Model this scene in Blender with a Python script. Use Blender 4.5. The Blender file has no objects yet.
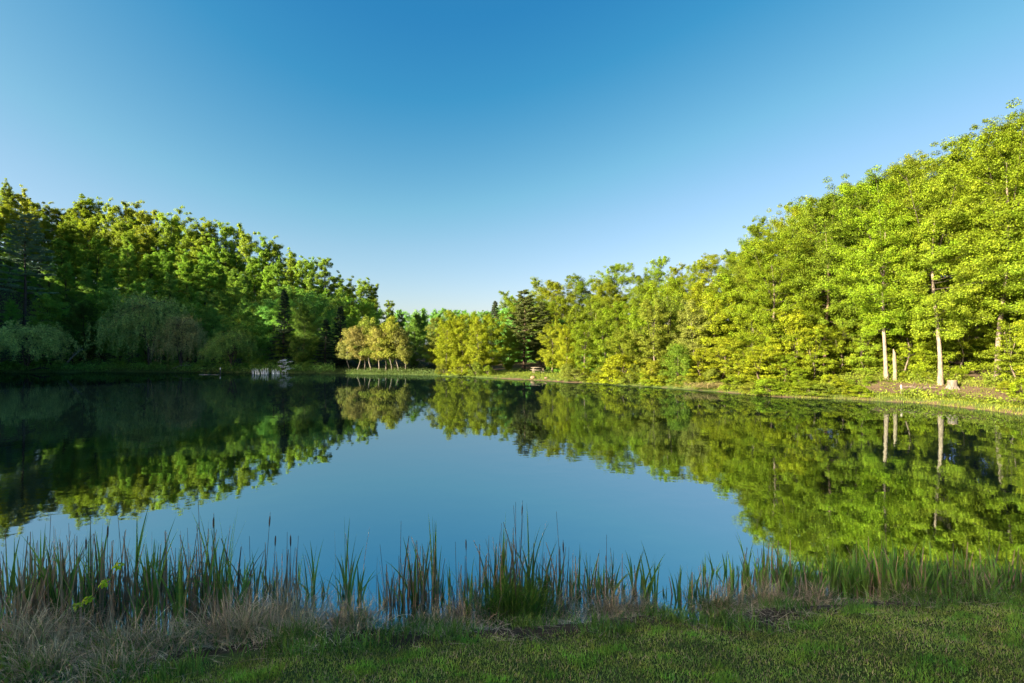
import bpy, math
import numpy as np
from mathutils import Vector

R = math.radians
SC = bpy.context.scene
COL = SC.collection

# ------------------------------------------------------------------ camera, sky, sun, exposure
F = 1024 * 16.0 / 36.0          # focal length in pixels
CH = 4.0                        # eye height above the water
HY = 346.0                      # picture row of the horizon
cam_d = bpy.data.cameras.new("camera")
cam_d.lens = 16.0
cam_d.sensor_width = 36.0
cam_d.clip_start = 0.05
cam_d.clip_end = 6000
cam = bpy.data.objects.new("camera", cam_d)
COL.objects.link(cam)
cam.location = (0, 0, CH)
cam.rotation_euler = (R(90.0 + 0.57), 0, 0)
SC.camera = cam

SUN_EL = 19.0
SUN_TO = Vector((0.88, 0.475, 0)).normalized()       # way the light travels, on the ground
world = bpy.data.worlds.new("World")
SC.world = world
world.use_nodes = True
nt = world.node_tree
nt.nodes.clear()
sky = nt.nodes.new("ShaderNodeTexSky")
sky.sky_type = 'NISHITA'
sky.sun_disc = False
sky.sun_elevation = R(SUN_EL)
sky.sun_rotation = math.atan2(-SUN_TO.x, -SUN_TO.y)
sky.altitude = 200
sky.air_density = 1.0
sky.dust_density = 1.5
sky.ozone_density = 1.0
bg = nt.nodes.new("ShaderNodeBackground")
bg.inputs[1].default_value = 0.10
wo = nt.nodes.new("ShaderNodeOutputWorld")
# colour grade of the sky: deeper blue overhead, pale at the horizon
EXPOSURE = 2.55
sepc = nt.nodes.new("ShaderNodeSeparateColor")
comb = nt.nodes.new("ShaderNodeCombineColor")
nt.links.new(sky.outputs[0], sepc.inputs[0])
def sky_math(op, src, val):
    n = nt.nodes.new("ShaderNodeMath"); n.operation = op
    nt.links.new(src, n.inputs[0])
    if isinstance(val, float):
        n.inputs[1].default_value = val
    else:
        nt.links.new(val, n.inputs[1])
    return n.outputs[0]

SKY_GRADE = ((3.0, -0.25, 2.4, -0.13), (2.8, -0.13, 1.64, 0.148), (2.45, 0.0, 1.9, 0.11))   # two straight lines per channel
FILL_GLOW = ((0.50, 22.0), (0.62, 20.0), (0.58, 11.0))                 # added boost of the out-of-view sky towards the sun, fills the shade
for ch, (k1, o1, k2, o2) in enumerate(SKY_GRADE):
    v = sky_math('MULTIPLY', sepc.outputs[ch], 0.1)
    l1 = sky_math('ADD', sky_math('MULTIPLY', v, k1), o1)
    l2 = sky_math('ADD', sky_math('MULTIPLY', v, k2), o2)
    g = sky_math('MULTIPLY', sky_math('MAXIMUM', sky_math('SUBTRACT', v, FILL_GLOW[ch][0]), 0.0), FILL_GLOW[ch][1])
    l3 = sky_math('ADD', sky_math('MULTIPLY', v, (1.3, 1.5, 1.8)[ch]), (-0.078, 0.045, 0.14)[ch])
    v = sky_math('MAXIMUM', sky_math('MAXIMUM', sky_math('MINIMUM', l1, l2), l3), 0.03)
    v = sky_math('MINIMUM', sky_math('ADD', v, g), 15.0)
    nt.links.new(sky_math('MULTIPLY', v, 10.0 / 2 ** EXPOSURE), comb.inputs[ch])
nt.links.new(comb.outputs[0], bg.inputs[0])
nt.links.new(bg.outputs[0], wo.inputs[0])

sun_d = bpy.data.lights.new("sun", 'SUN')
sun_d.energy = 5.0
sun_d.angle = R(0.5)
sun_d.color = (1.0, 0.86, 0.62)
sun = bpy.data.objects.new("sun", sun_d)
COL.objects.link(sun)
sun.location = (-60, -40, 60)
ldir = Vector((SUN_TO.x * math.cos(R(SUN_EL)), SUN_TO.y * math.cos(R(SUN_EL)), -math.sin(R(SUN_EL))))
sun.rotation_euler = ldir.to_track_quat('-Z', 'Y').to_euler()

vs = SC.view_settings
vs.view_transform = 'Standard'
vs.look = 'None'
vs.gamma = 1
vs.use_curve_mapping = False
vs.exposure = EXPOSURE
try:
    SC.cycles.use_denoising = True
    SC.cycles.max_bounces = 14
    SC.cycles.diffuse_bounces = 8
    SC.cycles.transmission_bounces = 10
    SC.cycles.sample_clamp_indirect = 6.0
except Exception:
    pass

rng = np.random.default_rng(7)

# ------------------------------------------------------------------ mesh helpers
class Mesh:
    """collects vertices and faces (quads and triangles) as numpy blocks"""
    def __init__(self):
        self.v, self.f, self.n, self.mi, self.slot = [], [], 0, [], 0
    def add(self, v, f):
        v = np.asarray(v, float).reshape(-1, 3)
        f = np.asarray(f, int)
        self.v.append(v)
        self.f.append(f + self.n)
        self.mi.append(np.full(len(f), self.slot))
        self.n += len(v)
    def data(self, name, smooth=False):
        me = bpy.data.meshes.new(name)
        v = np.concatenate(self.v) if self.v else np.zeros((0, 3))
        me.vertices.add(len(v))
        me.vertices.foreach_set("co", v.ravel().astype(np.float32))
        loops = np.concatenate([f.ravel() for f in self.f])
        tot = np.concatenate([np.full(len(f), f.shape[1]) for f in self.f])
        start = np.concatenate([[0], np.cumsum(tot)[:-1]])
        me.loops.add(len(loops))
        me.loops.foreach_set("vertex_index", loops.astype(np.int32))
        me.polygons.add(len(tot))
        me.polygons.foreach_set("loop_start", start.astype(np.int32))
        me.polygons.foreach_set("material_index", np.concatenate(self.mi).astype(np.int32))
        if smooth:
            me.polygons.foreach_set("use_smooth", np.ones(len(tot), bool))
        me.update(calc_edges=True)
        me.validate()
        return me


def unit(a):
    return a / np.maximum(np.linalg.norm(a, axis=-1, keepdims=True), 1e-9)


def add_tube(m, pts, rad, sides=7, rough=0.0, rg=None, cap=True):
    pts = np.asarray(pts, float)
    rad = np.asarray(rad, float)
    k = len(pts)
    t = np.gradient(pts, axis=0)
    t = unit(t)
    ref = np.array([0.0, 0.0, 1.0]) if abs(t[0][2]) < 0.8 else np.array([1.0, 0.0, 0.0])
    a = unit(np.cross(t, ref))
    b = np.cross(t, a)
    th = np.linspace(0, 2 * np.pi, sides, endpoint=False)
    rr = rad[:, None] * np.ones((1, sides))
    if rough and rg is not None:
        rr = rr * (1 + rough * rg.uniform(-1, 1, rr.shape))
    v = pts[:, None, :] + rr[..., None] * (np.cos(th)[None, :, None] * a[:, None, :] + np.sin(th)[None, :, None] * b[:, None, :])
    i = np.arange(k - 1)[:, None] * sides
    j = np.arange(sides)[None, :]
    j2 = (j + 1) % sides
    q = np.stack([i + j, i + j2, i + sides + j2, i + sides + j], -1).reshape(-1, 4)
    m.add(v.reshape(-1, 3), q)
    if cap:
        for ring, p in ((0, pts[0]), (k - 1, pts[-1])):
            base = v[ring]
            vv = np.concatenate([base, [p]])
            ff = np.array([[c, (c + 1) % sides, sides] for c in range(sides)])
            m.add(vv, ff)


def add_box(m, c, size, rz=0.0, tilt=None):
    sx, sy, sz = np.array(size) / 2.0
    v = np.array([[x, y, z] for x in (-sx, sx) for y in (-sy, sy) for z in (-sz, sz)])
    if tilt:
        ct, st = math.cos(tilt), math.sin(tilt)
        v = np.stack([v[:, 0] * ct + v[:, 2] * st, v[:, 1], -v[:, 0] * st + v[:, 2] * ct], -1)
    cz, sn = math.cos(rz), math.sin(rz)
    v = np.stack([v[:, 0] * cz - v[:, 1] * sn, v[:, 0] * sn + v[:, 1] * cz, v[:, 2]], -1) + np.array(c)
    f = np.array([[0, 1, 3, 2], [4, 6, 7, 5], [0, 4, 5, 1], [2, 3, 7, 6], [0, 2, 6, 4], [1, 5, 7, 3]])
    m.add(v, f)


def add_leaves(m, c, nrm, length, width, rg, fold=0.18, along=None):
    """one folded rhombus per leaf"""
    n = len(c)
    nrm = unit(nrm)
    r = rg.normal(size=(n, 3)) if along is None else along
    a = unit(r - (r * nrm).sum(-1, keepdims=True) * nrm)
    b = np.cross(nrm, a)
    L = (length * rg.uniform(0.7, 1.3, n))[:, None]
    W = (width * rg.uniform(0.75, 1.25, n))[:, None]
    dn = nrm * W * fold
    v = np.stack([c - a * L * 0.5 - dn, c + b * W * 0.5 + dn - a * L * 0.05, c + a * L * 0.5 - dn, c - b * W * 0.5 + dn - a * L * 0.05], 1)
    f = np.arange(4 * n).reshape(n, 4)
    m.add(v.reshape(-1, 3), f)


def add_blades(m, base, direction, length, width, bend, rg, seg=4, tipw=0.05, start=0.0):
    """curved tapering grass or reed blades: base (n,3), direction (n,2) ground heading, bend = how far the tip leans (0..1.5)"""
    n = len(base)
    length = np.broadcast_to(length, n)
    width = np.broadcast_to(width, n)
    bend = np.broadcast_to(bend, n)
    h = unit(np.concatenate([direction, np.zeros((n, 1))], 1))
    side = np.stack([-h[:, 1], h[:, 0], np.zeros(n)], 1)
    tw = rg.uniform(0, 2 * np.pi, n)
    side = unit(side * np.cos(tw)[:, None] + h * np.sin(tw)[:, None] * 0.9)
    pts = [base]
    ang0 = bend * 0.15 + start
    p = base.copy()
    for k in range(seg):
        u = (k + 0.5) / seg
        ang = ang0 + bend * u ** 1.6
        step = (length / seg)[:, None]
        p = p + step * (np.cos(ang)[:, None] * np.array([0, 0, 1.0]) + np.sin(ang)[:, None] * h)
        pts.append(p)
    P = np.stack(pts, 1)                                   # n, seg+1, 3
    u = np.linspace(0, 1, seg + 1)
    prof = np.where(u < 0.5, 1.0, 1.0 - (1 - tipw) * ((u - 0.5) / 0.5) ** 1.3)
    w = width[:, None] * prof[None, :] * 0.5
    A = P - side[:, None, :] * w[..., None]
    B = P + side[:, None, :] * w[..., None]
    v = np.stack([A, B], 2).reshape(n, -1, 3)              # n, 2*(seg+1), 3
    f = np.array([[2 * k, 2 * k + 1, 2 * k + 3, 2 * k + 2] for k in range(seg)])
    f = (f[None] + (np.arange(n) * 2 * (seg + 1))[:, None, None]).reshape(-1, 4)
    m.add(v.reshape(-1, 3), f)


def add_lump(m, c, rx, ry, rz, rg, rough=0.12, nu=14, nv=9):
    th = np.linspace(0, 2 * np.pi, nu, endpoint=False)
    ph = np.linspace(-np.pi / 2, np.pi / 2, nv)
    k1, k2, k3 = rg.uniform(0, 6, 3)
    T, P = np.meshgrid(th, ph)
    rr = 1 + rough * (np.sin(2 * T + k1) * np.cos(2 * P + k2) + 0.7 * np.sin(3 * T + 4 * P + k3)) + rough * 0.3 * rg.normal(size=T.shape)
    rr[0] = rr[0].mean(); rr[-1] = rr[-1].mean()
    v = np.stack([rx * rr * np.cos(P) * np.cos(T), ry * rr * np.cos(P) * np.sin(T), rz * rr * np.sin(P)], -1) + np.array(c)
    i = np.arange(nv - 1)[:, None] * nu
    j = np.arange(nu)[None, :]
    j2 = (j + 1) % nu
    q = np.stack([i + j, i + j2, i + nu + j2, i + nu + j], -1).reshape(-1, 4)
    m.add(v.reshape(-1, 3), q)


def obj(name, me, mat=None, parent=None, color=None):
    o = bpy.data.objects.new(name, me)
    COL.objects.link(o)
    if mat is not None and len(me.materials) == 0:
        me.materials.append(mat)
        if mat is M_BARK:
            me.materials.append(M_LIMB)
    if parent is not None:
        o.parent = parent
    if color is not None:
        o.color = (*color[:3], 1.0)
    return o


def tag(o, label=None, cat=None, group=None, kind=None):
    if label: o['label'] = label
    if cat: o['category'] = cat
    if group: o['group'] = group
    if kind: o['kind'] = kind
    return o


def empty(name, loc, rz=0.0, scale=(1, 1, 1)):
    o = bpy.data.objects.new(name, None)
    COL.objects.link(o)
    o.location = loc
    o.rotation_euler = (0, 0, rz)
    o.scale = scale
    o.empty_display_size = 0.3
    return o

# ------------------------------------------------------------------ materials
def new_mat(name):
    m = bpy.data.materials.new(name)
    m.use_nodes = True
    n = m.node_tree
    n.nodes.clear()
    return m, n, n.nodes, n.links


def leaf_material(name, transl=0.34, rough=0.6, spread=0.42, hue=0.014, clump=1.2, tboost=(1.5, 1.5, 0.9)):
    m, t, N, L = new_mat(name)
    oi = N.new("ShaderNodeObjectInfo")
    geo = N.new("ShaderNodeNewGeometry")
    hs = N.new("ShaderNodeHueSaturation")
    mr = N.new("ShaderNodeMapRange")
    mr.inputs[3].default_value = 1 - spread
    mr.inputs[4].default_value = 1 + spread
    L.new(geo.outputs["Random Per Island"], mr.inputs[0])
    tc = N.new("ShaderNodeTexCoord")
    nz = N.new("ShaderNodeTexNoise")
    nz.inputs["Scale"].default_value = clump
    nz.inputs["Detail"].default_value = 2
    L.new(tc.outputs["Object"], nz.inputs["Vector"])
    mh = N.new("ShaderNodeMapRange")
    mh.inputs[1].default_value = 0.3; mh.inputs[2].default_value = 0.7
    mh.inputs[3].default_value = 0.5 - hue
    mh.inputs[4].default_value = 0.5 + hue
    L.new(nz.outputs[0], mh.inputs[0])
    L.new(mh.outputs[0], hs.inputs["Hue"])
    mv = N.new("ShaderNodeMapRange")
    mv.inputs[1].default_value = 0.3; mv.inputs[2].default_value = 0.7
    mv.inputs[3].default_value = 0.72; mv.inputs[4].default_value = 1.28
    nz2 = N.new("ShaderNodeTexNoise"); nz2.inputs["Scale"].default_value = clump * 0.6; nz2.inputs["Detail"].default_value = 1
    L.new(tc.outputs["Object"], nz2.inputs["Vector"]); L.new(nz2.outputs[0], mv.inputs[0])
    mm = N.new("ShaderNodeMath"); mm.operation = 'MULTIPLY'
    L.new(mr.outputs[0], mm.inputs[0]); L.new(mv.outputs[0], mm.inputs[1])
    L.new(mm.outputs[0], hs.inputs["Value"])
    L.new(oi.outputs["Color"], hs.inputs["Color"])
    p = N.new("ShaderNodeBsdfPrincipled")
    p.inputs["Roughness"].default_value = rough
    p.inputs["Specular IOR Level"].default_value = 0.12
    L.new(hs.outputs[0], p.inputs["Base Color"])
    tr = N.new("ShaderNodeBsdfTranslucent")
    mul = N.new("ShaderNodeMix"); mul.data_type = 'RGBA'; mul.blend_type = 'MULTIPLY'
    mul.inputs[0].default_value = 1.0
    mul.inputs[7].default_value = (*tboost, 1)
    mul.clamp_result = False
    L.new(hs.outputs[0], mul.inputs[6])
    L.new(mul.outputs[2], tr.inputs["Color"])
    mx = N.new("ShaderNodeMixShader")
    mx.inputs[0].default_value = transl
    L.new(p.outputs[0], mx.inputs[1]); L.new(tr.outputs[0], mx.inputs[2])
    o = N.new("ShaderNodeOutputMaterial")
    L.new(mx.outputs[0], o.inputs[0])
    return m


def bark_material(name="bark", dark=1.0):
    m, t, N, L = new_mat(name)
    oi = N.new("ShaderNodeObjectInfo")
    tc = N.new("ShaderNodeTexCoord")
    mp = N.new("ShaderNodeMapping")
    mp.inputs["Scale"].default_value = (5, 5, 1.2)
    L.new(tc.outputs["Object"], mp.inputs[0])
    nz = N.new("ShaderNodeTexNoise")
    nz.inputs["Scale"].default_value = 2.2
    nz.inputs["Detail"].default_value = 6
    nz.inputs["Roughness"].default_value = 0.7
    L.new(mp.outputs[0], nz.inputs["Vector"])
    mr = N.new("ShaderNodeMapRange")
    mr.inputs[1].default_value = 0.35; mr.inputs[2].default_value = 0.65
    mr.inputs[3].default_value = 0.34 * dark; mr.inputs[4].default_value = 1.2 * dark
    L.new(nz.outputs[0], mr.inputs[0])
    hs = N.new("ShaderNodeHueSaturation")
    L.new(oi.outputs["Color"], hs.inputs["Color"])
    L.new(mr.outputs[0], hs.inputs["Value"])
    p = N.new("ShaderNodeBsdfPrincipled")
    p.inputs["Roughness"].default_value = 0.85
    p.inputs["Specular IOR Level"].default_value = 0.2
    L.new(hs.outputs[0], p.inputs["Base Color"])
    bp = N.new("ShaderNodeBump")
    bp.inputs["Strength"].default_value = 0.7
    bp.inputs["Distance"].default_value = 0.05
    L.new(nz.outputs[0], bp.inputs["Height"])
    L.new(bp.outputs[0], p.inputs["Normal"])
    o = N.new("ShaderNodeOutputMaterial")
    L.new(p.outputs[0], o.inputs[0])
    return m


def solid_material(name, rough=0.8, var=0.25, scale=6.0):
    m, t, N, L = new_mat(name)
    oi = N.new("ShaderNodeObjectInfo")
    tc = N.new("ShaderNodeTexCoord")
    nz = N.new("ShaderNodeTexNoise")
    nz.inputs["Scale"].default_value = scale
    nz.inputs["Detail"].default_value = 5
    L.new(tc.outputs["Object"], nz.inputs["Vector"])
    mr = N.new("ShaderNodeMapRange")
    mr.inputs[1].default_value = 0.3; mr.inputs[2].default_value = 0.7
    mr.inputs[3].default_value = 1 - var; mr.inputs[4].default_value = 1 + var
    L.new(nz.outputs[0], mr.inputs[0])
    hs = N.new("ShaderNodeHueSaturation")
    L.new(oi.outputs["Color"], hs.inputs["Color"]); L.new(mr.outputs[0], hs.inputs["Value"])
    p = N.new("ShaderNodeBsdfPrincipled")
    p.inputs["Roughness"].default_value = rough
    L.new(hs.outputs[0], p.inputs["Base Color"])
    bp = N.new("ShaderNodeBump")
    bp.inputs["Strength"].default_value = 0.4
    bp.inputs["Distance"].default_value = 0.02
    L.new(nz.outputs[0], bp.inputs["Height"]); L.new(bp.outputs[0], p.inputs["Normal"])
    o = N.new("ShaderNodeOutputMaterial")
    L.new(p.outputs[0], o.inputs[0])
    return m


def terrain_material():
    m, t, N, L = new_mat("terrain_soil_and_grass")
    at = N.new("ShaderNodeAttribute"); at.attribute_name = "ground_cover"
    sep = N.new("ShaderNodeSeparateColor")
    L.new(at.outputs["Color"], sep.inputs[0])
    tc = N.new("ShaderNodeTexCoord")
    def noise(scale, detail=5):
        n = N.new("ShaderNodeTexNoise")
        n.inputs["Scale"].default_value = scale
        n.inputs["Detail"].default_value = detail
        n.inputs["Roughness"].default_value = 0.65
        L.new(tc.outputs["Object"], n.inputs["Vector"])
        return n
    def ramp(src, c0, c1, a=0.35, b=0.65):
        r = N.new("ShaderNodeValToRGB")
        r.color_ramp.elements[0].position = a; r.color_ramp.elements[0].color = (*c0, 1)
        r.color_ramp.elements[1].position = b; r.color_ramp.elements[1].color = (*c1, 1)
        L.new(src.outputs[0], r.inputs[0])
        return r
    n1, n2, n3 = noise(0.9), noise(7.0), noise(26.0)
    grass = ramp(n2, (0.035, 0.06, 0.012), (0.075, 0.105, 0.02))
    litter = ramp(n2, (0.03, 0.022, 0.012), (0.07, 0.05, 0.025))
    dirt = ramp(n3, (0.055, 0.038, 0.022), (0.135, 0.092, 0.055))
    def mix(fac, a, b):
        x = N.new("ShaderNodeMix"); x.data_type = 'RGBA'
        L.new(fac, x.inputs[0]); L.new(a, x.inputs[6]); L.new(b, x.inputs[7])
        return x.outputs[2]
    def soften(ch):
        a = N.new("ShaderNodeMath"); a.operation = 'ADD'
        L.new(ch, a.inputs[0]); L.new(n1.outputs[0], a.inputs[1])
        r = N.new("ShaderNodeMapRange")
        r.inputs[1].default_value = 0.85; r.inputs[2].default_value = 1.15
        L.new(a.outputs[0], r.inputs[0])
        return r.outputs[0]
    c = mix(soften(sep.outputs[1]), litter.outputs[0], grass.outputs[0])
    c = mix(soften(sep.outputs[0]), c, dirt.outputs[0])
    p = N.new("ShaderNodeBsdfPrincipled")
    p.inputs["Roughness"].default_value = 0.95
    p.inputs["Specular IOR Level"].default_value = 0.15
    L.new(c, p.inputs["Base Color"])
    bp = N.new("ShaderNodeBump"); bp.inputs["Strength"].default_value = 0.6; bp.inputs["Distance"].default_value = 0.06
    L.new(n3.outputs[0], bp.inputs["Height"]); L.new(bp.outputs[0], p.inputs["Normal"])
    o = N.new("ShaderNodeOutputMaterial")
    L.new(p.outputs[0], o.inputs[0])
    return m


def water_material():
    m, t, N, L = new_mat("pond_water")
    tc = N.new("ShaderNodeTexCoord")
    def noise(scale, vec, detail=2):
        n = N.new("ShaderNodeTexNoise")
        n.inputs["Scale"].default_value = scale; n.inputs["Detail"].default_value = detail
        L.new(vec, n.inputs["Vector"])
        return n
    mp = N.new("ShaderNodeMapping"); mp.inputs["Scale"].default_value = (0.8, 1.0, 1.0)
    L.new(tc.outputs["Object"], mp.inputs[0])
    n1 = noise(1.1, mp.outputs[0], 2)
    n2 = noise(5.5, mp.outputs[0], 3)
    big = noise(0.05, tc.outputs["Object"], 2)
    amp = N.new("ShaderNodeMapRange")
    amp.inputs[1].default_value = 0.42; amp.inputs[2].default_value = 0.7
    amp.inputs[3].default_value = 0.3; amp.inputs[4].default_value = 1.2
    L.new(big.outputs[0], amp.inputs[0])
    ad = N.new("ShaderNodeMath"); ad.operation = 'MULTIPLY_ADD'
    ad.inputs[1].default_value = 0.16
    L.new(n2.outputs[0], ad.inputs[0]); L.new(n1.outputs[0], ad.inputs[2])
    hm = N.new("ShaderNodeMath"); hm.operation = 'MULTIPLY'
    L.new(ad.outputs[0], hm.inputs[0]); L.new(amp.outputs[0], hm.inputs[1])
    bp = N.new("ShaderNodeBump"); bp.inputs["Strength"].default_value = 1.0; bp.inputs["Distance"].default_value = 0.0065
    L.new(hm.outputs[0], bp.inputs["Height"])
    fr = N.new("ShaderNodeFresnel"); fr.inputs["IOR"].default_value = 10.0
    gl = N.new("ShaderNodeBsdfGlossy"); gl.inputs["Roughness"].default_value = 0.015
    gl.inputs["Color"].default_value = (0.82, 0.97, 1.0, 1)
    df = N.new("ShaderNodeBsdfDiffuse"); df.inputs["Color"].default_value = (0.0015, 0.004, 0.0045, 1)
    for s in (fr, gl, df):
        L.new(bp.outputs[0], s.inputs["Normal"])
    mx = N.new("ShaderNodeMixShader")
    L.new(fr.outputs[0], mx.inputs[0]); L.new(df.outputs[0], mx.inputs[1]); L.new(gl.outputs[0], mx.inputs[2])
    o = N.new("ShaderNodeOutputMaterial")
    L.new(mx.outputs[0], o.inputs[0])
    return m


M_LEAF = leaf_material("tree_leaf")
M_NEEDLE = leaf_material("conifer_needle", transl=0.15, rough=0.6, spread=0.4, hue=0.015)
M_PETAL = leaf_material("white_bract", transl=0.3, rough=0.7, spread=0.15, hue=0.0, tboost=(1, 1, 1))
M_REED = leaf_material("reed_blade", transl=0.3, rough=0.5, spread=0.5, hue=0.025, clump=3.0, tboost=(1.2, 1.3, 0.8))
M_DRY = leaf_material("dry_blade", transl=0.15, rough=0.8, spread=0.55, hue=0.012, clump=3.0, tboost=(1, 1, 1))
M_BARK = bark_material()
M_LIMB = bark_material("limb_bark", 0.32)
M_WOOD = solid_material("weathered_wood", 0.85, 0.35, 9)
M_ROCK = solid_material("shore_rock", 0.9, 0.35, 5)

# ------------------------------------------------------------------ the lie of the land
SHORE_PX = [(1060, 419), (1024, 415), (985, 410), (940, 405), (900, 402), (860, 400), (800, 397.5), (765, 396), (730, 392.5), (700, 390),
            (660, 387), (620, 385), (580, 382.5), (540, 380.5), (500, 378.3), (470, 376.8), (440, 375.7), (410, 374.8), (370, 374.2),
            (330, 373.6), (290, 373.4), (250, 373), (200, 372.6), (150, 372.2), (100, 372.2), (50, 372.4), (0, 372.6), (-40, 373)]


def ground_point(px, py):
    d = F * CH / (py - HY)
    return np.array([(px - 512) / F * d, d])


far_shore = np.array([ground_point(*p) for p in SHORE_PX])
# a little unevenness along the banks
fs = [far_shore[0]]
for a, b in zip(far_shore[:-1], far_shore[1:]):
    n = max(2, int(np.linalg.norm(b - a) / 1.6))
    for k in range(1, n + 1):
        fs.append(a + (b - a) * k / n)
fs = np.array(fs)
fs[:, 1] += np.clip(rng.normal(0, 0.38, len(fs)), -0.8, 0.8)
near = np.array([(-78, 52), (-62, 36), (-42, 16), (-24, 6.6), (-14, 5.4), (-8, 5.75), (-6.2, 5.95), (-4.5, 6.0), (-3.2, 6.25), (-2.2, 6.5), (-1.3, 6.35), (0, 6.45),
                 (1.0, 6.55), (2.0, 6.75), (2.8, 6.55), (3.6, 6.9), (5, 7.0), (6.5, 7.3), (8, 7.7), (10, 8.3), (14, 9.4), (20, 11), (28, 13.5), (36, 17), (39, 20), (36, 23), (32, 24.2)], float)
LAKE = np.concatenate([fs, near])


def lake_dist(x, y):
    """signed distance to the shore, negative over water"""
    p = np.stack([np.asarray(x, float).ravel(), np.asarray(y, float).ravel()], -1)
    best = np.full(len(p), 1e18)
    inside = np.zeros(len(p), bool)
    A = LAKE
    B = np.roll(LAKE, -1, axis=0)
    for a, b in zip(A, B):
        d = b - a
        t = np.clip(((p - a) @ d) / max(d @ d, 1e-12), 0, 1)
        q = p - (a + t[:, None] * d)
        best = np.minimum(best, (q * q).sum(-1))
        c = (a[1] > p[:, 1]) != (b[1] > p[:, 1])
        if abs(b[1] - a[1]) > 1e-12:
            xi = a[0] + (p[:, 1] - a[1]) / (b[1] - a[1]) * (b[0] - a[0])
            inside ^= c & (p[:, 0] < xi)
    s = np.sqrt(best)
    s[inside] *= -1
    return s.reshape(np.shape(x))


def smooth(e0, e1, v):
    t = np.clip((v - e0) / (e1 - e0), 0, 1)
    return t * t * (3 - 2 * t)


def pxa(px):
    return math.degrees(math.atan((px - 512) / F))

SL_PX = [-400, 0, 150, 230, 300, 370, 440, 500, 600, 700, 800, 1024, 1500]
SL = [0.42, 0.40, 0.36, 0.30, 0.20, 0.08, 0.03, 0.03, 0.10, 0.18, 0.24, 0.24, 0.15]
ZM = [26, 24, 22, 18, 12, 6, 3, 3, 7, 10, 12, 12, 8]
SL_A = [pxa(p) for p in SL_PX]
RIDGE = np.array([(-30, -75), (-47, -27), (-72, 22), (-112, 72), (-150, 120)], float)


def terrain_z(x, y, s=None):
    x = np.asarray(x, float); y = np.asarray(y, float)
    if s is None:
        s = lake_dist(x, y)
    a = np.degrees(np.arctan2(x, np.maximum(y, 1e-3)))
    sl = np.interp(a, SL_A, SL) * np.where((a < -50) | ((y < 0) & (x < 0)), np.interp(y, [5, 28, 50], [0.3, 0.3, 1]), 1)
    zm = np.interp(a, SL_A, ZM)
    k0 = np.interp(a, [pxa(0), pxa(350), pxa(440), pxa(520), pxa(620), pxa(760), pxa(900), pxa(1024)], [6, 8, 10, 13, 8, 6, 6, 7])
    so = np.maximum(s, 0)
    u = so - k0
    soft = np.where(u > 20, u, np.log1p(np.exp(np.clip(u, -30, 20) / 1.5)) * 1.5)
    hill = zm * np.tanh(sl * soft / zm)
    zf = 0.22 * (1 - np.exp(-so / 0.35)) + 0.03 * so * np.exp(-so / 40) + 0.21 * np.minimum(so, 4.5) * np.interp(a, [pxa(780), pxa(850), pxa(1024), pxa(1300)], [0, 1, 1, 0.3]) + hill
    # dam bank with the lawn in front of the camera
    zn = 2.25 * np.tanh(0.37 * so / 2.25) * 1.0 + 0.16 * (1 - np.exp(-so / 0.25))
    wn = smooth(16, 9, y - 0.25 * np.maximum(x, 0))
    z = zf * (1 - wn) + zn * wn
    # wooded ridge round the left end of the lake
    d2 = np.full(np.shape(x), 1e18)
    for p, q in zip(RIDGE[:-1], RIDGE[1:]):
        dd = q - p
        t = np.clip(((x - p[0]) * dd[0] + (y - p[1]) * dd[1]) / (dd @ dd), 0, 1)
        d2 = np.minimum(d2, (x - p[0] - t * dd[0]) ** 2 + (y - p[1] - t * dd[1]) ** 2)
    z = z + 13 * np.exp(-d2 / (2 * 15.0 ** 2)) * smooth(0, 14, s) * np.interp(y, [-14, 6, 25, 37, 50, 66, 80], [1.65, 0.12, 0.12, 1.8, 1.9, 1.45, 1.0])
    z = z + smooth(0.3, 3, s) * (0.035 * np.sin(2.1 * x + 0.7 * np.sin(1.3 * y)) * np.sin(1.7 * y + 0.5) + 0.02 * np.sin(5.3 * x + 1.1) * np.sin(4.7 * y))
    wat = -np.minimum(1.3, 0.3 * np.abs(s))
    return np.where(s < 0, wat, z)


def zt(x, y):
    return float(terrain_z(np.array([x]), np.array([y]))[0])


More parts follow.
